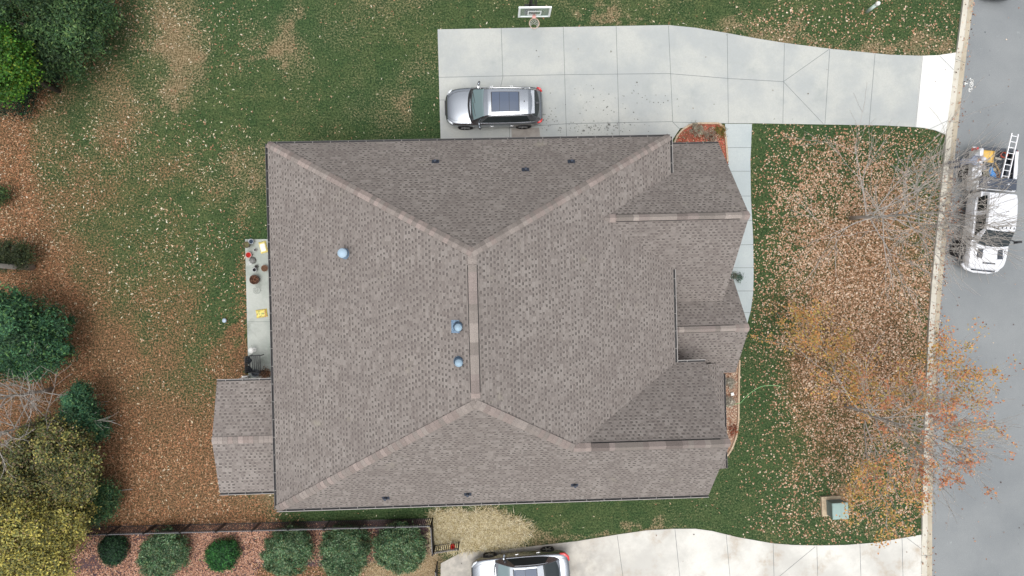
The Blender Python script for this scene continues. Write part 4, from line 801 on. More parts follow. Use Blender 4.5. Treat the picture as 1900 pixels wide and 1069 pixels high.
M['whitepaint'] = mat('white_paint', (.52, .53, .55, 1), .3, 0, .5, Coat_Weight=.5, Coat_Roughness=.05)
M['autoglass'] = mat('auto_glass', (.012, .018, .02, 1), .08, 0, .5)
m = mat('windscreen', (.10, .15, .155, 1), .12, 0, .8, Coat_Weight=1.0, Coat_Roughness=.02); M['windscreen'] = m
M['roofglass'] = mat('roof_glass', A(84, 96, 116), .4, 0, .3)
M['redlens'] = mat('red_lens', (.5, .02, .02, 1), .2, 0, .6, Coat_Weight=1.0); M['clearlens'] = mat('headlight_lens', (.6, .63, .66, 1), .15, .3, .6, Coat_Weight=1.0)
M['chrome'] = mat('chrome', (.75, .76, .78, 1), .15, 1)
M['plasticgrey'] = mat('bed_liner', A(70, 76, 84), .7)
def car(name, loc, rz, label, cat, st, cb, wheels, wr, paint, glassx, roofx, side, rearx, hoodpaint=None, rear_glass=True, sunroof=None, wheelw=.24, handles=(), mirror_x=.75, mirror_y=.93, belt=.98, front_steer=0, rimcol=None):
    t = empty(name, loc, rz, label, cat)
    lower_body('body', st, t, [paint], [(x, y) for x, y in wheels], wr)
    f = cabin_fn(cb); xs = sorted(set([q[0] for q in cb]+list(np.linspace(cb[0][0], cb[-1][0], 34))))
    cabin('cabin', f, xs, t, paint)
    x0, x1 = glassx; patch('windshield', f, x0, x1, -.69, .69, M['windscreen'], t, xf=lambda s: (x0+.05*(s/.69)**2*-1, x1-.10*(s/.69)**2))
    for s in (-1, 1):
        a, b = side; patch('side_window', f, a, b, s*.80, s*.97, M['autoglass'], t, 16, 5, xf=lambda q: (a+(abs(q)-.80)/.17*-.20+.02, b+(abs(q)-.80)/.17*.38))
        m = MB(); pts = [f(a+(b+.38-a)*k/16-.2*(1-k/16), s*.985) for k in range(17)]; m.tube([q+Vector((0, s*.008, 0)) for q in pts], .010, 6); m.build('window_trim', M['chrome'], t)
        pts = [f(a-.1+(b+.1-a)*k/16, s*.785)+Vector((0, s*.008, .006)) for k in range(17)]; m = MB(); m.tube(pts, .008, 6); m.build('window_trim', M['chrome'], t)
        m = MB(); mp_ = Vector((mirror_x, s*mirror_y, belt+.05)); m.lathe([(0, -.08), (.07, -.07), (.09, 0), (.07, .06), (0, .075)], (0, 0, 0), 14)
        m.v = [tuple(mp_+Matrix.Rotation(.25*s, 3, 'Z')@Vector((v[0]*.75, s*.13+v[1]*1.45, v[2]+.03))) for v in m.v]; m.bar(mp_+Vector((0, -s*.08, -.04)), mp_+Vector((0, s*.1, 0)), .06, .04); m.build('mirror', paint, t, True)
        for hx in handles:
            y_ = interp_st(st, hx)[0]; m = MB(); m.tube([(hx-.10, s*(y_*.995), belt-.14), (hx-.08, s*(y_+.03), belt-.135), (hx+.08, s*(y_+.03), belt-.135), (hx+.10, s*(y_*.995), belt-.14)], .012, 6); m.build('door_handle', M['chrome'], t, True)
    if rear_glass: patch('rear_window', f, rearx[0], rearx[1], -.70, .70, M['autoglass'], t, xf=lambda s: (rearx[0]+.10*(s/.62)**2, rearx[1]+.02*(s/.62)**2))
    if sunroof:
        a, b, wdt, parts = sunroof; L = (b-a)/len(parts) if False else None; x = a
        tot = sum(parts)
        for q in parts: xe = x+(b-a)*q/tot; patch('sunroof_panel', f, x+.008, xe-.008, -wdt, wdt, M['roofglass'], t, 6, 10, .010); x = xe
        patch('sunroof_frame', f, a-.03, b+.03, -wdt-.02, wdt+.02, M['black'], t, 8, 10, .005)
    for i_, (x, y) in enumerate(wheels): wheel(t, x, y-(wheelw/2-.012)*(1 if y > 0 else -1), wr, wheelw, front_steer if x > 0 else 0, rimcol)
    m = MB(); m.box(((wheels[0][0]+wheels[-1][0])/2, 0, .30), (4.0, 1.5, .2)); m.build('underbody', M['black'], t)
    # panel gaps
    return t, f
def gapline(pts, parent, r=.006, name='panel_gap'):
    m = MB(); m.tube([Vector(p) for p in pts], r, 5); return m.build(name, M['black'], parent)
# silver crossover on the driveway (front to the left)
stS = [(-2.36, .50, .50, .74, .78), (-2.33, .70, .42, .84, .90), (-2.22, .84, .34, .95, 1.02), (-1.95, .91, .27, .99, 1.06), (-1.4, .94, .24, .99, 1.06), (-.4, .94, .23, .98, 1.05), (.7, .94, .23, .97, 1.04), (1.05, .94, .24, .955, 1.03), (1.6, .93, .26, .91, .98), (2.0, .885, .28, .84, .91), (2.22, .77, .32, .76, .82), (2.34, .60, .36, .68, .72), (2.38, .42, .40, .60, .64)]
cbS = [(-2.20, 1.00, .66, .78, .97), (-2.05, 1.20, .64, .80, .97), (-1.80, 1.52, .60, .83, .97), (-1.6, 1.60, .60, .85, .97), (-1.0, 1.655, .62, .87, .96), (-.2, 1.665, .635, .875, .96), (.30, 1.62, .64, .87, .96), (.55, 1.52, .66, .865, .96), (1.0, 1.17, .74, .86, .96), (1.14, 1.04, .78, .84, .96)]
p = W(917, 200, .6); c = Vector((p.x, p.y, .03))
suv, f = car('parked_car', c, PI+math.radians(-1.5)+.0247, 'silver grey crossover with a dark panoramic sunroof parked on the driveway', 'car', stS, cbS, [(1.42, .93), (1.42, -.93), (-1.42, .93), (-1.42, -.93)], .37, M['gunmetal'], (.52, 1.08), None, (-1.55, .30), (-2.17, -1.84), sunroof=(-1.16, .12, .50, (1, 1, .8)), handles=(.12, -.85), belt=.97)
for s in (-1, 1):
    m = MB(); m.tube([(2.02, s*.84, .86), (2.14, s*.74, .83), (2.27, s*.60, .765)], [.03, .055, .03], 8); m.build('headlight', M['clearlens'], suv, True)
    m = MB(); m.tube([(-2.08, s*.86, .93), (-2.22, s*.80, .93), (-2.32, s*.66, .88)], [.03, .06, .04], 8); m.build('taillight', M['redlens'], suv, True)
    m = MB(); m.tube([f(-1.45+1.8*k/10, s*.70)+Vector((0, s*.02, .035)) for k in range(11)], .013, 6); m.build('roof_rail', M['chrome'], suv, True)
hood = []
for k in range(21): s = -1+2*k/20; hood.append((1.10+.06*(1-s*s)*0+1.14*(1-abs(s)**2.4)*0, s, 0))
def top_z(st, x, y):
    w_, zb, zs, zt = interp_st(st, x); a = abs(y)/w_; ks = [0, .4, .7, .88, .955]; zz = [zt, zt-.005, zs+(zt-zs)*.5, zs+.015, zs-.02]; return float(np.interp(a, ks, zz))
def hoodline(st, pts, par): gapline([(x, y, top_z(st, x, y)+.002) for x, y in pts], par)
for s in (-1, 1): hoodline(stS, [(1.15, s*.72), (1.5, s*.73), (1.8, s*.70), (2.05, s*.62), (2.22, s*.48)], suv)
m = MB(); m.tube([(1.10, -.74, 1.04), (1.18, -.55, 1.05), (1.22, -.3, 1.055), (1.24, 0, 1.06), (1.22, .3, 1.055), (1.18, .55, 1.05), (1.10, .74, 1.04)], .05, 6); m.tube([f(1.08, -.72)+Vector((0, 0, .01)), f(.52, -.70)+Vector((0, 0, .01))], .025, 6); m.tube([f(1.08, .72)+Vector((0, 0, .01)), f(.52, .70)+Vector((0, 0, .01))], .025, 6); m.build('cowl', M['black'], suv)
m = MB(); m.tube([f(-1.98, 0)+Vector((0, 0, 0)), f(-1.98, 0)+Vector((-.14, 0, .03))], .05, 6); m.box(f(-1.83, 0)+Vector((0, 0, .015)), (.16, 1.1, .03)); m.build('spoiler', M['gunmetal'], suv)
m = MB(); m.lathe([(0.03, 0), (.02, .05), (0, .06)], f(-1.42, .0), 10); m.build('antenna', M['black'], suv)
m = MB(); m.bar((2.38, -.35, .62), (2.38, .35, .62), .05, .12); m.build('grille', M['black'], suv)
m = MB(); m.bar(f(1.02, -.1)+Vector((0, 0, .02)), f(.92, .55)+Vector((0, 0, .02)), .02, .015); m.bar(f(1.02, -.6)+Vector((0, 0, .02)), f(.92, -.05)+Vector((0, 0, .02)), .02, .015); m.build('wiper', M['black'], suv)
# silver sedan at the bottom edge (front to the left)
stD = [(-2.42, .45, .48, .78, .86), (-2.38, .70, .40, .86, .96), (-2.22, .84, .32, .93, 1.02), (-1.9, .89, .25, .95, 1.04), (-1.2, .915, .20, .93, 1.00), (0, .92, .19, .90, .96), (.9, .92, .20, .88, .95), (1.3, .915, .22, .86, .93), (1.8, .89, .24, .80, .87), (2.15, .80, .28, .72, .78), (2.32, .64, .32, .64, .69), (2.40, .42, .36, .56, .60)]
cbD = [(-1.95, 1.00, .58, .74, .93), (-1.7, 1.13, .56, .78, .93), (-1.2, 1.33, .54, .82, .92), (-.8, 1.41, .54, .85, .91), (-.2, 1.45, .56, .86, .90), (.25, 1.43, .58, .86, .90), (.55, 1.34, .62, .86, .90), (1.0, 1.09, .70, .84, .90), (1.18, .97, .74, .80, .90)]
p = W(968, 1019, .35); dd = (W(1016, 1017, .3)-W(912, 1027, .3)).normalized(); ang = math.atan2(-dd.y, -dd.x); fw = Vector((math.cos(ang), math.sin(ang), 0)); rt = Vector((fw.y, -fw.x, 0))
p = (W(1016, 1017, .33)+W(912, 1027, .33))/2
c = p+Vector((0, -1, 0))*.93; c.z = .03
sed, f = car('parked_car', c, ang, 'silver sedan with black side windows cut off by the bottom edge of the neighbour driveway', 'car', stD, cbD, [(1.42, .905), (1.42, -.905), (-1.42, .905), (-1.42, -.905)], .34, M['gunmetal'], (.52, 1.10), None, (-1.25, .25), (-1.88, -1.12), sunroof=(-.78, .32, .56, (1, 1)), handles=(.1, -.95), belt=.92, mirror_y=.90)
for s in (-1, 1):
    m = MB(); m.tube([(2.05, s*.79, .76), (2.2, s*.68, .72), (2.33, s*.5, .66)], [.03, .05, .03], 8); m.build('headlight', M['clearlens'], sed, True)
    m = MB(); m.tube([(-1.98, s*.86, .92), (-2.2, s*.82, .93), (-2.36, s*.66, .88), (-2.41, s*.45, .85)], [.03, .07, .07, .05], 8); m.build('taillight', M['redlens'], sed, True)
    hoodline(stD, [(1.2, s*.70), (1.6, s*.70), (1.95, s*.62), (2.2, s*.45)], sed); hoodline(stD, [(-2.0, s*.62), (-2.2, s*.62), (-2.33, s*.5)], sed)
m = MB(); m.tube([(1.2, -.62, .965), (1.3, 0, .98), (1.2, .62, .965)], .03, 6); m.build('cowl', M['black'], sed)
# white pickup in the road (front towards the bottom of the photo)
fr = W(1822, 502, .8); re = W(1846, 272, 1.0); d = (fr-re); d.z = 0; Lp = 5.95; ang = math.atan2(d.y, d.x); fw = d.normalized()
ctr = W(1820, 503, .7)-fw*2.97; ctr.z = .02; lf = Vector((-fw.y, fw.x, 0))
pk = empty('pickup_truck', ctr, ang, 'white work pickup with black bed tool box and crumpled open bed parked against the kerb', 'pickup truck')
stP = [(-.80, .93, .46, 1.22, 1.24), (-.3, .96, .45, 1.22, 1.24), (.9, .97, .45, 1.20, 1.25), (1.4, .97, .45, 1.19, 1.27), (1.7, 1.0, .47, 1.17, 1.26), (2.2, .99, .50, 1.14, 1.22), (2.6, .95, .52, 1.08, 1.15), (2.80, .86, .55, 1.0, 1.04), (2.90, .68, .58, .92, .95), (2.93, .50, .6, .85, .88)]
body = lower_body('body', stP, pk, [M['whitepaint']], [(1.92, .98), (1.92, -.98)], .42)
cbP = [(-.80, 1.30, .66, .84, 1.2), (-.74, 1.80, .67, .85, 1.2), (-.5, 1.86, .68, .86, 1.2), (.2, 1.90, .69, .87, 1.2), (.88, 1.87, .69, .88, 1.2), (1.04, 1.80, .71, .88, 1.2), (1.46, 1.52, .76, .88, 1.2), (1.86, 1.27, .81, .87, 1.2)]
f = cabin_fn(cbP); cabin('cabin', f, sorted(set([q[0] for q in cbP]+list(np.linspace(-.80, 1.86, 32)))), pk, M['whitepaint'])
m = MB(); m.box((-.70, 0, 1.0), (.25, 1.7, .9)); m.build('cab_rear_wall', M['whitepaint'], pk)
patch('windshield', f, 1.07, 1.80, -.69, .69, M['autoglass'], pk, xf=lambda s: (1.07-.04*(s/.69)**2, 1.80-.10*(s/.69)**2))
for s in (-1, 1):
    patch('side_window', f, .2, .9, s*.80, s*.97, M['autoglass'], pk, 12, 5, xf=lambda q: (.30, .98+(abs(q)-.8)/.17*.40)); patch('side_window', f, -.62, .12, s*.80, s*.97, M['autoglass'], pk, 12, 5)
    m = MB(); m.bar((1.40, s*.93, 1.30), (1.46, s*1.08, 1.36), .05, .04); m.box((1.48, s*1.2, 1.40), (.12, .26, .24), Matrix.Rotation(.2*s, 3, 'Z'), taper=.9); m.build('mirror', M['black'], pk)
    m = MB(); m.box((2.14, s*.50, 1.222), (.46, .25, .03), Matrix.Rotation(.08*s, 3, 'Z'))
    for k in range(5): m.box((1.97+.085*k, s*.50, 1.256), (.02, .2, .02), Matrix.Rotation(.08*s, 3, 'Z'))
    m.build('hood_vent', M['plasticgrey'], pk)
    m = MB(); m.tube([(2.45, s*.90, 1.02), (2.65, s*.84, .98), (2.80, s*.74, .93)], [.03, .06, .03], 8); m.build('headlight', M['clearlens'], pk, True)
    hoodline(stP, [(1.84, s*.76), (1.98, s*.75), (2.25, s*.72), (2.55, s*.66), (2.74, s*.55)], pk)
    gapline([(x, s*(interp_st(stP, x)[0]*.975), 1.16) for x in (-.6, 0, .6, 1.1)], pk)
    for hx in (.35, -.35): m = MB(); m.bar((hx-.1, s*1.0, 1.06), (hx+.1, s*1.0, 1.06), .03, .03); m.build('door_handle', M['chrome'], pk)
m = MB(); m.box((2.60, .03, 1.158), (.07, .62, .02)); m.build('hood_scoop', M['plasticgrey'], pk)
for k in range(7):
    m = MB(); q = f(.92, (-.60+.2*k)); m.box(q+Vector((-.02, 0, .01)), (.10, .045, .03)); m.build('roof_marker_light', M['plasticgrey'] if k != 5 else M['black'], pk)
m = MB(); m.bar((2.93, -.55, .72), (2.96, .55, .72), .08, .34); m.build('grille', M['plasticgrey'], pk)
m = MB(); m.tube([(2.66, -.98, .66), (2.88, -.80, .66), (3.0, -.4, .66), (3.0, .4, .66), (2.88, .8, .66), (2.66, .98, .66)], .085, 8); m.build('bumper', M['whitepaint'], pk, True)
# bed: walls, floor, tailgate, flares
m = MB(); wb_, x0, x1 = .98, -2.95, -1.02
for s in (-1, 1):
    m.box(((x0+x1)/2, s*(wb_-.04), .90), (x1-x0, .07, .72)); m.box(((x0+x1)/2, s*(wb_-.10), 1.27), (x1-x0, .16, .05), mi=0)
m.box((x1+.02, 0, .9), (.05, 1.9, .7)); m.build('bed_wall', M['whitepaint'], pk)
for s in (-1, 1):
    m = MB(); P0_ = []
    for k in range(15):
        u = -1+2*k/14; x = -2.0+u*.80; o_ = .16*(1-u*u)**.5
        P0_.append((x, o_))
    for a, b_ in zip(P0_[:-1], P0_[1:]):
        m.quad((a[0], s*(wb_-.0), 1.23), (b_[0], s*(wb_-.0), 1.23), (b_[0], s*(wb_+b_[1]), 1.10), (a[0], s*(wb_+a[1]), 1.10)); m.quad((a[0], s*(wb_+a[1]), 1.10), (b_[0], s*(wb_+b_[1]), 1.10), (b_[0], s*(wb_+b_[1]), .80), (a[0], s*(wb_+a[1]), .80))
    m.build('fender_flare', M['whitepaint'], pk, True)
m = MB(); m.box(((x0+x1)/2, 0, .70), (x1-x0, 1.8, .05)); 
for k in range(9): m.box(((x0+x1)/2, -.8+.2*k, .735), (x1-x0-.05, .05, .02))
for s in (-1, 1): m.box(((x0+x1)/2, s*(wb_-.085), 1.0), (x1-x0, .03, .55)); m.box((-2.0, s*.76, .84), (.8, .24, .26))
m.build('bed_liner', M['plasticgrey'], pk)
m = MB(); m.box((-2.98, 0, .92), (.09, 1.86, .62)); m.box((-2.98, 0, 1.245), (.16, 1.84, .04)); m.build('tailgate', M['plasticgrey'], pk)
m = MB(); m.box((-3.08, 0, .62), (.16, 1.8, .16)); m.build('rear_bumper', M['chrome'], pk)
for s in (-1, 1): m = MB(); m.box((-2.98, s*.99, .95), (.12, .08, .4)); m.build('taillight', M['redlens'], pk)
for (x, y, stv) in ((1.92, 1.0, .0), (1.92, -1.08, .0), (-2.0, 1.0, 0), (-2.0, -1.0, 0)):
    wheel(pk, x, y, .42, .30, math.radians(-14) if x > 0 else 0)
m = MB(); m.box((1.0, 0, .5), (3.6, 1.4, .25)); m.box((-2, 0, .5), (2.0, 1.0, .25)); m.build('chassis', M['black'], pk)
m = MB(); m.box((-1.30, 0, 1.22), (.52, 1.78, .30)); m.box((-1.30, 0, 1.385), (.55, 1.82, .03)); m.box((-1.30, .5, 1.41), (.06, .12, .02), mi=1); m.box((-1.30, -.5, 1.41), (.06, .12, .02), mi=1); m.build('tool_box', [mat('tool_box', A(64, 72, 86), .5), M['chrome']], pk)
# cargo in the truck bed: each a thing of its own
def on_bed(px, py, z): return W(px, py, z)
tmat = lambda n, *c, **k: mat(n, A(*c), **k)
p = on_bed(1833, 290, 1.12); m = MB(); Rz = Matrix.Rotation(-.14, 3, 'Z')
m.box(p, (.55, .60, .03), Rz); 
for sx in (-1, 1): m.box(p+Rz@Vector((sx*.26, 0, .03)), (.03, .60, .06), Rz)
m.box(p+Rz@Vector((0, -.285, .03)), (.5, .03, .06), Rz); o = m.build('plastic_tray', tmat('yellow_plastic', 226, 184, 90, rough=.55)); tag(o, 'yellow square plastic tray lying in the open truck bed', 'tray')
for (a, b_, z, wd, col, lab, nm) in (((1820, 316), (1848, 315), 1.0, .12, (190, 176, 150), 'short pale timber board lying across the truck bed below the yellow tray', 'timber_board'), ((1846, 302), (1855, 320), .98, .07, (176, 150, 110), 'narrow timber offcut leaning beside the ladder in the truck bed', 'timber_board'), ((1846, 293), (1858, 296), .95, .10, (196, 190, 176), 'short grey board between the yellow tray and the ladder', 'timber_board')):
    m = MB(); m.bar(on_bed(*a, z), on_bed(*b_, z+.02), wd, .04); o = m.build(nm, noisy('timber', A(*col), A(*[q*.8 for q in col]), 12, .85)); tag(o, lab, 'board')
m = MB(); a = on_bed(1837, 309, 1.03); b_ = on_bed(1841, 334, .98); pts = [a.lerp(b_, k/6)+Vector((math.sin(k*1.7)*.05, 0, .02*math.sin(k*2.1))) for k in range(7)]; m.tube(pts, [.04, .08, .10, .11, .10, .09, .03], 10); m.tube([q+Vector((.10, .03, .03)) for q in pts[2:]], [.03, .06, .07, .06, .03], 8); o = m.build('tarpaulin', tmat('blue_tarp', 50, 140, 214, rough=.5), None, True); tag(o, 'crumpled bright blue tarpaulin between timber scraps in the truck bed', 'tarpaulin')
m = MB(); a = on_bed(1861, 288, .98); m.tube([a+Vector((math.cos(k*.7)*.16, math.sin(k*.7)*.13, .02*k/3)) for k in range(22)], .018, 6); o = m.build('extension_cord', tmat('orange_cord', 214, 84, 50, rough=.5), None, True); tag(o, 'coiled red orange extension cord in the truck bed under the ladder', 'cord')
m = MB()
for k in range(26): q = on_bed(random.uniform(1822, 1856), random.uniform(326, 345), random.uniform(.80, 1.0)); a = random.uniform(0, PI); d = Vector((math.cos(a), math.sin(a), random.uniform(-.2, .3)))*random.uniform(.10, .25); m.bar(q-d, q+d, random.uniform(.02, .07), .02)
o = m.build('scrap_wood', noisy('scrap', A(190, 150, 116), A(150, 110, 84), 9, .9)); tag(o, 'heap of splintered brown scrap wood against the truck tool box', 'scrap wood')
m = MB(); c_ = on_bed(1830, 326, .9)
for k in range(5): m.tube([c_+Vector((random.uniform(-.2, .1), random.uniform(-.15, .2), 0)), c_+Vector((random.uniform(-.2, .1), random.uniform(-.15, .2), .12))], [.10, .05], 8)
o = m.build('work_bag', noisy('olive_cloth', A(122, 124, 84), A(86, 88, 60), 10, .9), None, True); tag(o, 'rumpled olive cloth work bag left of the blue tarpaulin', 'bag')
m = MB(); c_ = on_bed(1821, 312, .92)
m.tube([c_, c_+Vector((.0, .0, .18)), c_+Vector((0, 0, .22))], [.14, .13, .06], 12); o = m.build('bucket', tmat('grey_bucket', 150, 150, 156, rough=.6), None, True); tag(o, 'grey bucket against the inner side wall of the truck bed', 'bucket')
# ladder
a0, a1 = W(1855, 341, 1.22), W(1877, 247, 1.62); b0, b1 = W(1867.5, 343, 1.22), W(1889, 249, 1.62); m = MB()
lad = empty('ladder', (a0+b0)/2, 0, 'aluminium ladder resting over the tailgate of the white pickup', 'ladder'); off = lad.location
for (a, b_) in ((a0, a1), (b0, b1)): m = MB(); m.bar(a-off, b_-off, .035, .075); m.build('rail', M['ladder'] if 'ladder' in M else M.setdefault('ladder', mat('aluminium', (.72, .72, .74, 1), .45, .35)), lad)
for k in range(9): t_ = .05+.9*k/8; m = MB(); m.tube([a0.lerp(a1, t_)-off, b0.lerp(b1, t_)-off], .018, 8); m.build('rung', M['ladder'], lad)
# ------------------------------------------------------------------ person leaning over the truck side
def skin(name, joints, edges, mats, parent=None, lv=2):
    me = bpy.data.meshes.new(name); me.from_pydata([j[:3] for j in joints], edges, []); o = link(name, me, mats, parent); md = o.modifiers.new('skin', 'SKIN')
    for v, j in zip(me.skin_vertices[0].data, joints): r = j[3]; v.radius = (r, r) if not isinstance(r, tuple) else r; v.use_root = False
    me.skin_vertices[0].data[0].use_root = True; sb = o.modifiers.new('sub', 'SUBSURF'); sb.levels = lv; sb.render_levels = lv; bake(o)
    for p_ in o.data.polygons: p_.use_smooth = True
    return o
pb = W(1757, 308, 0); pb.z = .10
per = empty('person', pb, 0, 'person in dark jeans and pale shirt leaning over the side of the white truck bed', 'person')
# facing +x (towards the truck), bending forward from the hips, arms on the bed rail
Jn = [(.10, 0, .92, .155), (.17, 0, 1.08, .145), (.30, 0, 1.26, .165), (.40, 0, 1.38, .14), (.47, 0, 1.46, .065), (.53, 0, 1.53, .06),
      (.06, .10, .86, .115), (.02, .12, .50, .075), (-.05, .13, .12, .052), (-.06, .13, .06, .05), (.12, .14, .035, .042),
      (.06, -.10, .86, .115), (.08, -.12, .50, .075), (.06, -.14, .12, .052), (.05, -.14, .06, .05), (.23, -.15, .035, .042),
      (.38, .19, 1.36, .075), (.50, .24, 1.17, .052), (.72, .20, 1.24, .040), (.79, .19, 1.27, .034),
      (.38, -.19, 1.36, .075), (.50, -.24, 1.17, .052), (.72, -.20, 1.24, .040), (.79, -.19, 1.27, .034)]
Ed = [(0, 1), (1, 2), (2, 3), (3, 4), (4, 5), (0, 6), (6, 7), (7, 8), (8, 9), (9, 10), (0, 11), (11, 12), (12, 13), (13, 14), (14, 15), (3, 16), (16, 17), (17, 18), (18, 19), (3, 20), (20, 21), (21, 22), (22, 23)]
k0 = len(Jn)
for s, wi in ((1, 19), (-1, 23)):        # hands: palm, four fingers and a thumb
    w_ = Jn[wi]; base = len(Jn); Jn.append((w_[0]+.06, w_[1], w_[2]-.005, .030)); Ed.append((wi, base))
    for q, (dy, ln) in enumerate(((-.030, .060), (-.010, .072), (.010, .068), (.030, .052))):
        i0 = len(Jn); Jn.append((w_[0]+.10, w_[1]+dy, w_[2]-.006, .010)); Jn.append((w_[0]+.10+ln*.55, w_[1]+dy*1.15, w_[2]-.014, .009)); Jn.append((w_[0]+.10+ln, w_[1]+dy*1.15, w_[2]-.040, .008)); Ed += [(base, i0), (i0, i0+1), (i0+1, i0+2)]
    i0 = len(Jn); Jn.append((w_[0]+.055, w_[1]-s*.045, w_[2]-.005, .011)); Jn.append((w_[0]+.085, w_[1]-s*.065, w_[2]-.02, .010)); Ed += [(base, i0), (i0, i0+1)]
hd = len(Jn); Jn += [(.57, 0, 1.60, .105), (.60, 0, 1.70, .098)]; Ed += [(5, hd), (hd, hd+1)]
Jn.append((.685, 0, 1.625, .016)); Ed.append((hd, hd+2)); 
for s in (-1, 1): Jn.append((.56, s*.105, 1.64, .018)); Ed.append((hd, len(Jn)-1))
skm = mat('skin', (.42, .25, .18, 1), .5); jeans = noisy('jeans', (.035, .05, .09, 1), (.05, .07, .12, 1), 30, .85); shirt = noisy('shirt', (.20, .22, .27, 1), (.12, .13, .17, 1), 10, .8); blk = mat('boots', (.015, .015, .016, 1), .6)
body = skin('body', Jn, Ed, [shirt, jeans, blk, skm], per)
for p_ in body.data.polygons:
    c_ = p_.center
    p_.material_index = 2 if c_.z < .13 else 1 if (c_.z < .95 and c_.x < .4) else 3 if (c_.x > .74 or (c_.x > .44 and c_.z > 1.46)) else 0
m = MB(); 
cen = Vector((.585, 0, 1.685)); k1 = len(m.v); R_ = Matrix.Rotation(.35, 3, 'Y'); pr = [(.118, -.04), (.120, .0), (.108, .05), (.075, .09), (.03, .108), (0, .11)]
m.lathe(pr, (0, 0, 0), 18, jit=.02); m.v = [tuple(cen+R_@Vector(v)) for v in m.v]; m.build('cap', mat('cloth_cap', (.42, .42, .44, 1), .8), per, True)
m = MB()
for s in (-1, 1): m.lathe([(0, -.008), (.009, 0), (0, .008)], (.672, s*.035, 1.66), 8)
m.build('eye', M['black'], per, True)
m = MB(); m.bar((.672, -.022, 1.585), (.672, .022, 1.585), .01, .008); m.build('mouth', mat('lip', (.3, .1, .08, 1), .5), per)
# ------------------------------------------------------------------ basketball hoop
hb = W(990.5, 31, 2.9); hp = empty('basketball_hoop', (hb.x, hb.y+1.25, 0), 0, 'basketball hoop with clear backboard over the top edge of the driveway', 'basketball hoop'); hx, hy = 0, -1.25
m = MB(); m.bar((0, .25, 0), (0, .1, 2.2), .14, .14); m.bar((0, .1, 2.1), (0, -.05, 2.6), .14, .14); m.build('pole', M['blackfence'], hp)
for s in (-1, 1):
    for z, z2 in ((3.0, 2.5), (3.6, 3.1)): m = MB(); m.bar((s*.07, -.02+.1, z2-.3), (s*.12, hy+.06, z), .04, .06); m.build('arm', M['blackfence'], hp)
m = MB(); m.box((0, .25, .03), (.5, .5, .06)); m.build('base_plate', M['blackfence'], hp)
bw, b0_, b1_ = 1.45, 2.9, 3.96; frm = mat('board_frame', (.78, .82, .80, 1), .4); m = MB(); zc = (b0_+b1_)/2
for s in (-1, 1): m.box((s*(bw/2-.04), hy, zc), (.09, .06, b1_-b0_)); m.box((0, hy, zc+s*((b1_-b0_)/2-.035)), (bw-.17, .06, .07))
fr_ = m.build('backboard_frame', frm, hp)
m = MB(); m.box((0, hy, zc), (bw-.17, .018, b1_-b0_-.14)); gl = mat('acrylic', (.75, .85, .82, 1), .05, 0, .5, Transmission_Weight=.9, IOR=1.2); m.build('backboard', gl, hp)
m = MB(); y_ = hy-.016
for s in (-1, 1): m.box((s*.28, y_, 3.33), (.05, .008, .45)); m.box((0, y_, 3.33+s*.2), (.51, .008, .05))
m.build('target_square', frm, hp)
m = MB(); m.box((0, hy-.07, 3.03), (.16, .12, .05)); m.box((0, hy-.035, 3.1), (.14, .02, .18)); m.build('rim_bracket', tmat('faded_pink', 232, 176, 168, rough=.6), hp)
m = MB(); rc = (0, hy-.36, 3.05); m.tube([(rc[0]+.229*math.cos(2*PI*k/28), rc[1]+.229*math.sin(2*PI*k/28), rc[2]) for k in range(29)], .014, 8, cap=False); m.build('rim', tmat('rim_faded', 222, 188, 168, rough=.5), hp, True)
m = MB()
for k in range(12):
    for s in (-1, 1):
        pts = [(rc[0]+(.225-.10*j/4)*math.cos(2*PI*(k+s*j*.5)/12), rc[1]+(.225-.10*j/4)*math.sin(2*PI*(k+s*j*.5)/12), rc[2]-.11*j) for j in range(5)]; m.tube(pts, .0075, 4, cap=False)
m.build('net', M['white'], hp)
# ------------------------------------------------------------------ street furniture
a = W(1608, 22, 0); m = MB(); m.tube([a, (a.x, a.y, .98)], [.085, .078], 14); o = m.build('marker_post', mat('pedestal', (.50, .60, .56, 1), .5), None, True); m = MB(); m.lathe([(.105, 0), (.11, .10), (.09, .16), (0, .19)], (a.x, a.y, .93), 16); m.build('cap', M['white'], o, True); tag(o, 'pale green utility pedestal with a domed white cap on the grass at the top right', 'utility pedestal')
p = W(1543, 938, 0); um = mat('utility_green', A(150, 174, 168), .5); tb = empty('transformer_box', p, .03, 'green utility transformer box on a beige pad by the neighbour driveway', 'utility box')
m = MB(); m.box((-.08, .02, .08), (.98, .98, .16)); m.build('pad', noisy('pad_beige', A(206, 188, 160), A(180, 162, 136), 6, .9), tb)
m = MB(); m.box((0.03, -.02, .46), (.74, .74, .62)); m.build('cabinet', mat('cabinet', A(120, 136, 132), .6), tb)
m = MB(); m.box((.03, -.02, .79), (.80, .80, .06)); m.box((.03, -.02, .825), (.78, .76, .02), taper=.97); m.bar((.07, -.38, .838), (.07, .34, .838), .02, .012); m.build('lid', um, tb)
m = MB(); m.box((.06, .36, .60), (.10, .03, .03)); m.build('handle', M['chrome'], tb)
p = W(1647, 905, 0); m = MB(); m.tube([p, (p.x, p.y, .28)], [.14, .13], 16); m.lathe([(.13, .28), (.12, .32), (0, .34)], (p.x, p.y, 0), 16); o = m.build('utility_stub', noisy('stub', (.62, .58, .52, 1), (.5, .46, .42, 1), 10), None, True); tag(o, 'short off white pipe stub standing in the leaves beside the autumn tree', 'pipe stub')
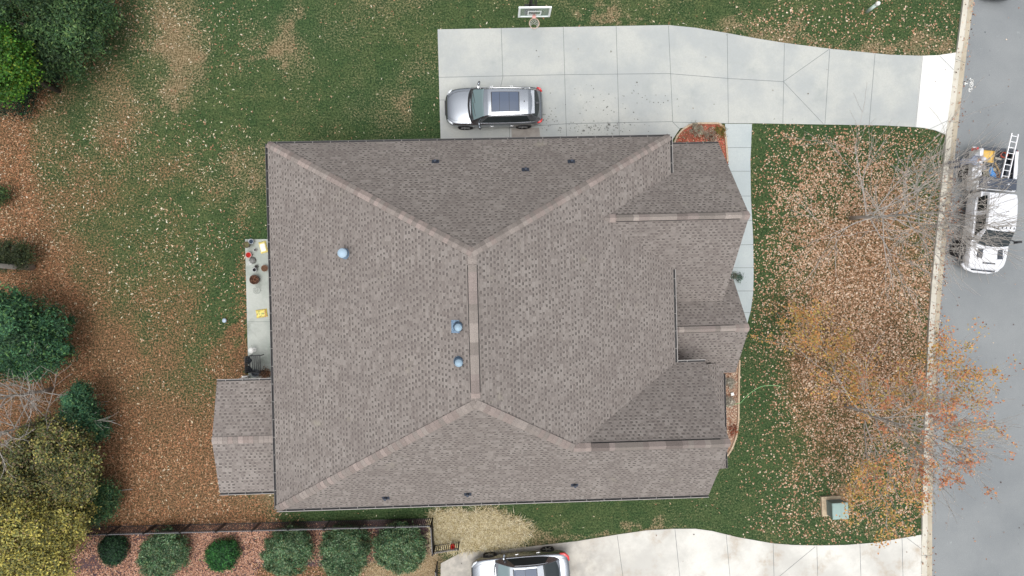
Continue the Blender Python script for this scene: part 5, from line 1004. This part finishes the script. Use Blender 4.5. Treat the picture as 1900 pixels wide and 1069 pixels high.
p = W(419, 594.5, 0); m = MB(); m.tube([p, (p.x, p.y, .16)], .012, 8); o = m.build('garden_light', M['darkmetal'], None); m = MB(); m.lathe([(0, .10), (.10, .15), (.11, .19), (.08, .23), (0, .245)], p, 18); m.build('lamp_head', tmat('pale_blue_plastic', 184, 200, 216, rough=.3), o, True); tag(o, 'pale blue round garden light alone on the back lawn', 'garden light')
# ------------------------------------------------------------------ things on the patio
PZ = .03
def pot(px, py, r, h, col, label, name='plant_pot', soil=(70, 56, 46), cat='pot', rim=None):
    p = W(px, py, PZ); m = MB(); m.lathe([(0, .0), (r*.72, 0), (r*.95, h*.85), (r*1.02, h*.87), (r*1.02, h), (r*.86, h), (r*.82, h*.8)], p, 26); o = m.build(name, noisy('pot', A(*col), A(*[q*.85 for q in col]), 14, .6, bump=.05), None, True); tag(o, label, cat)
    m = MB(); m.lathe([(r*.83, h*.82), (r*.4, h*.86), (0, h*.84)], p, 20, jit=.03); m.build('soil', noisy('soil', A(*soil), A(*[q*.7 for q in soil]), 40, .95, bump=.8, bd=.02), o, True); return o, p
o, p = pot(460.7, 454.8, .155, .3, (110, 100, 74), 'olive brown planter at the top left corner of the patio', soil=(120, 116, 80))
pot(469, 448.7, .125, .26, (206, 214, 222), 'bluish white pot with a dark opening beside the olive planter', soil=(60, 74, 92)); pot(475, 464, .07, .14, (206, 204, 200), 'smallest pale pot, between the white sack and the red pot', soil=(90, 90, 92))
pot(464, 473.6, .15, .24, (224, 180, 172), 'pink rimmed pot filled with bright red below the olive planter', soil=(206, 44, 34))
pot(477.3, 494.5, .075, .16, (120, 116, 112), 'small dark grey pot touching the white pot', soil=(50, 46, 44)); pot(474.7, 501, .105, .22, (214, 216, 216), 'white pot with a black centre below the small grey pot', soil=(34, 34, 36))
pot(492.5, 498, .16, .16, (140, 104, 82), 'shallow brown clay bowl near the roof edge', soil=(120, 88, 66), cat='bowl')
p = W(469.6, 483.4, PZ); m = MB(); m.lathe([(0, .02), (.15, .02), (.165, .05), (.12, .12), (.05, .17), (0, .175)], p, 20, jit=.03); o = m.build('covered_pot', noisy('stone', A(140, 140, 136), A(112, 112, 110), 12, .9), None, True); tag(o, 'upturned grey pot below the pink rimmed red one', 'pot')
p = W(465, 487.5, PZ); m = MB(); m.lathe([(0, .01), (.09, .012), (.12, .035), (.10, .04), (0, .025)], p, 20); o = m.build('saucer', tmat('saucer', 190, 192, 188, rough=.7), None, True); tag(o, 'pale saucer beside the upturned grey pot', 'saucer')
p = W(475.3, 519, PZ); m = MB(); m.lathe([(0, 0), (.17, 0), (.225, .20), (.235, .3), (.20, .3), (.185, .2), (0, .18)], p, 28, jit=.02); o = m.build('planter_basket', noisy('wicker', A(108, 78, 62), A(70, 50, 42), 30, .9, bump=.8), None, True); tag(o, 'largest brown wicker basket planter in the middle of the patio', 'basket')
C = np.array([[p.x, p.y, .25]])+rng.normal(0, .08, (160, 3))*np.array([1, 1, .3]); flakes('dead_leaves', C, rng.uniform(.04, .08, 160), pal(160, [(130, 92, 72), (160, 120, 94), (96, 66, 54)], None), M['leaf'], .7, (.4, .8), 0, parent=None).parent = o
p = W(478.2, 538.5, PZ); m = MB()
for z, r in ((.005, .14), (.16, .175)): m.tube([(p.x+r*math.cos(2*PI*k/26), p.y+r*math.sin(2*PI*k/26), PZ+z) for k in range(27)], .006, 6, cap=False)
for k in range(10): a = 2*PI*k/10; m.tube([(p.x+.14*math.cos(a), p.y+.14*math.sin(a), PZ+.005), (p.x+.175*math.cos(a), p.y+.175*math.sin(a), PZ+.16)], .004, 5)
m.tube([(p.x-.14, p.y, PZ+.005), (p.x+.14, p.y, PZ+.005)], .004, 5); m.tube([(p.x, p.y-.14, PZ+.005), (p.x, p.y+.14, PZ+.005)], .004, 5)
o = m.build('wire_basket', tmat('wire', 150, 156, 150, rough=.5)); tag(o, 'thin empty wire basket below the brown wicker planter', 'basket')
def sack(px, py, sx, sy, rot, c1, c2, label, panel):
    p = W(px, py, PZ); R_ = Matrix.Rotation(rot, 3, 'Z'); m = MB(); nx_, ny_ = 12, 14; G = []
    for i in range(nx_+1):
        for j in range(ny_+1):
            u = -1+2*i/nx_; v = -1+2*j/ny_; h_ = .12*((1-u**4)*(1-v**4))**.5+.012*math.sin(u*7+v*3)*(1-abs(u))*(1-abs(v)); m.v.append(tuple(p+R_@Vector((u*sx/2*(1-.05*(1-abs(v))), v*sy/2, .01+h_))))
    for i in range(nx_):
        for j in range(ny_): a = i*(ny_+1)+j; m.f.append((a, a+ny_+1, a+ny_+2, a+1)); m.mi.append(1 if (2 <= i < nx_-2 and 2 <= j < ny_-3) else 0); m.c.append((1,)*4)
    o = m.build('potting_soil_sack', [c1, c2], None, True); tag(o, label, 'sack'); return o
ysk = tmat('sack_yellow', 232, 214, 130, rough=.45); sack(489, 458.8, .38, .58, .22, ysk, tmat('sack_white', 240, 238, 224, rough=.45), 'pale yellow sack with a white panel at the top right of the patio', 1)
sack(485.8, 581.6, .56, .40, .12, noisy('sack_print', A(232, 214, 110), A(206, 150, 110), 9, .45, lo=.5, hi=.6, bump=0), noisy('sack_print_green', A(236, 220, 120), A(120, 140, 90), 11, .45, lo=.5, hi=.58, bump=0), 'yellow printed sack with green and red picture further down the patio', 1)
p = W(465.5, 650.8, .5); st_ = empty('side_table', (p.x, p.y, PZ), 0, 'small round white table beside the black bench', 'side table'); m = MB(); m.lathe([(0, .44), (.13, .44), (.135, .46), (.13, .475), (0, .475)], (0, 0, 0), 28); m.build('table_top', M['white'], st_, True)
m = MB(); m.tube([(0, 0, .02), (0, 0, .44)], .02, 8); m.lathe([(.11, 0), (.11, .02), (0, .03)], (0, 0, 0), 20); m.build('leg', M['white'], st_)
# black metal bench
c1 = W(458, 662, .9); c2 = W(457, 692, .9); bx = W(455, 677, .9).x; yb_ = (c1.y+c2.y)/2; bl = abs(c1.y-c2.y)
bn = empty('garden_bench', (bx+.34, yb_, PZ), 0, 'black metal garden bench facing the house at the edge of the patio', 'bench')
m = MB()
for z in (.45, .62, .78, .92): m.bar((-.30-.06*(z-.4), -bl/2, z), (-.30-.06*(z-.4), bl/2, z), .03, .05)
for k in range(9): y_ = -bl/2+bl*k/8; m.bar((-.30, y_, .42), (-.335, y_, .92), .02, .02)
m.build('backrest', M['blackfence'], bn)
m = MB()
for k in range(6): m.bar((-.26+.095*k, -bl/2, .43), (-.26+.095*k, bl/2, .43), .035, .02)
m.build('seat', M['blackfence'], bn)
for s in (-1, 1):
    m = MB(); m.bar((-.32, s*bl/2, .64), (.30, s*(bl/2+.04), .64), .05, .03); m.bar((.26, s*bl/2, 0), (.26, s*bl/2, .63), .03, .03); m.build('armrest', M['blackfence'], bn)
    m = MB(); m.bar((-.30, s*bl/2, 0), (-.30, s*bl/2, .92), .035, .035); m.build('leg', M['blackfence'], bn)
for (x, y, lab) in ((460.5, 669, 'dark round cushion on the upper end of the black bench'), (461, 686, 'dark round cushion on the lower end of the black bench')):
    p = W(x, y, .5); m = MB(); m.lathe([(0, 0), (.15, .0), (.17, .04), (.14, .085), (0, .075)], (p.x, p.y, PZ+.44), 20); o = m.build('cushion', noisy('cushion', A(66, 70, 76), A(44, 48, 54), 20, .9), None, True); tag(o, lab, 'cushion')
p = W(474, 692, .2); m = MB(); m.lathe([(0, .0), (.15, 0), (.2, .22), (.17, .22), (.13, .03), (0, .03)], (p.x, p.y, PZ), 22); o = m.build('metal_basin', tmat('basin', 120, 126, 132, rough=.4, metal=.5), None, True); tag(o, 'round grey metal basin at the foot of the black bench', 'basin')
bushy('potted_plant', W(491.5, 693, .1), [(0, 0, .12, .22, .20, .1)], 700, [(176, 132, 104), (150, 108, 84), (196, 156, 124)], None, 'withered brown plant lying on the patio by the porch gutter', 'plant', trunk=.012, nclump=20, cs=.07, size=(.04, .1))
# dark car whose bumper enters at the top of the road
t_, f_ = car('parked_car', W(1852, -52, .5)*1, PI/2-.07+PI, 'dark car whose front bumper just enters the top edge of the road', 'car', stD, cbD, [(1.42, .905), (1.42, -.905), (-1.42, .905), (-1.42, -.905)], .34, mat('dark_paint', (.02, .022, .026, 1), .3, .2, .5, Coat_Weight=.6), (.52, 1.10), None, (-1.25, .25), (-1.88, -1.12), belt=.92, mirror_y=.90)
tt = W(1852, 1, .5); d_ = Vector((math.cos(PI/2-.07+PI), math.sin(PI/2-.07+PI), 0)); t_.location = (tt.x-d_.x*2.42, tt.y-d_.y*2.42, .02)
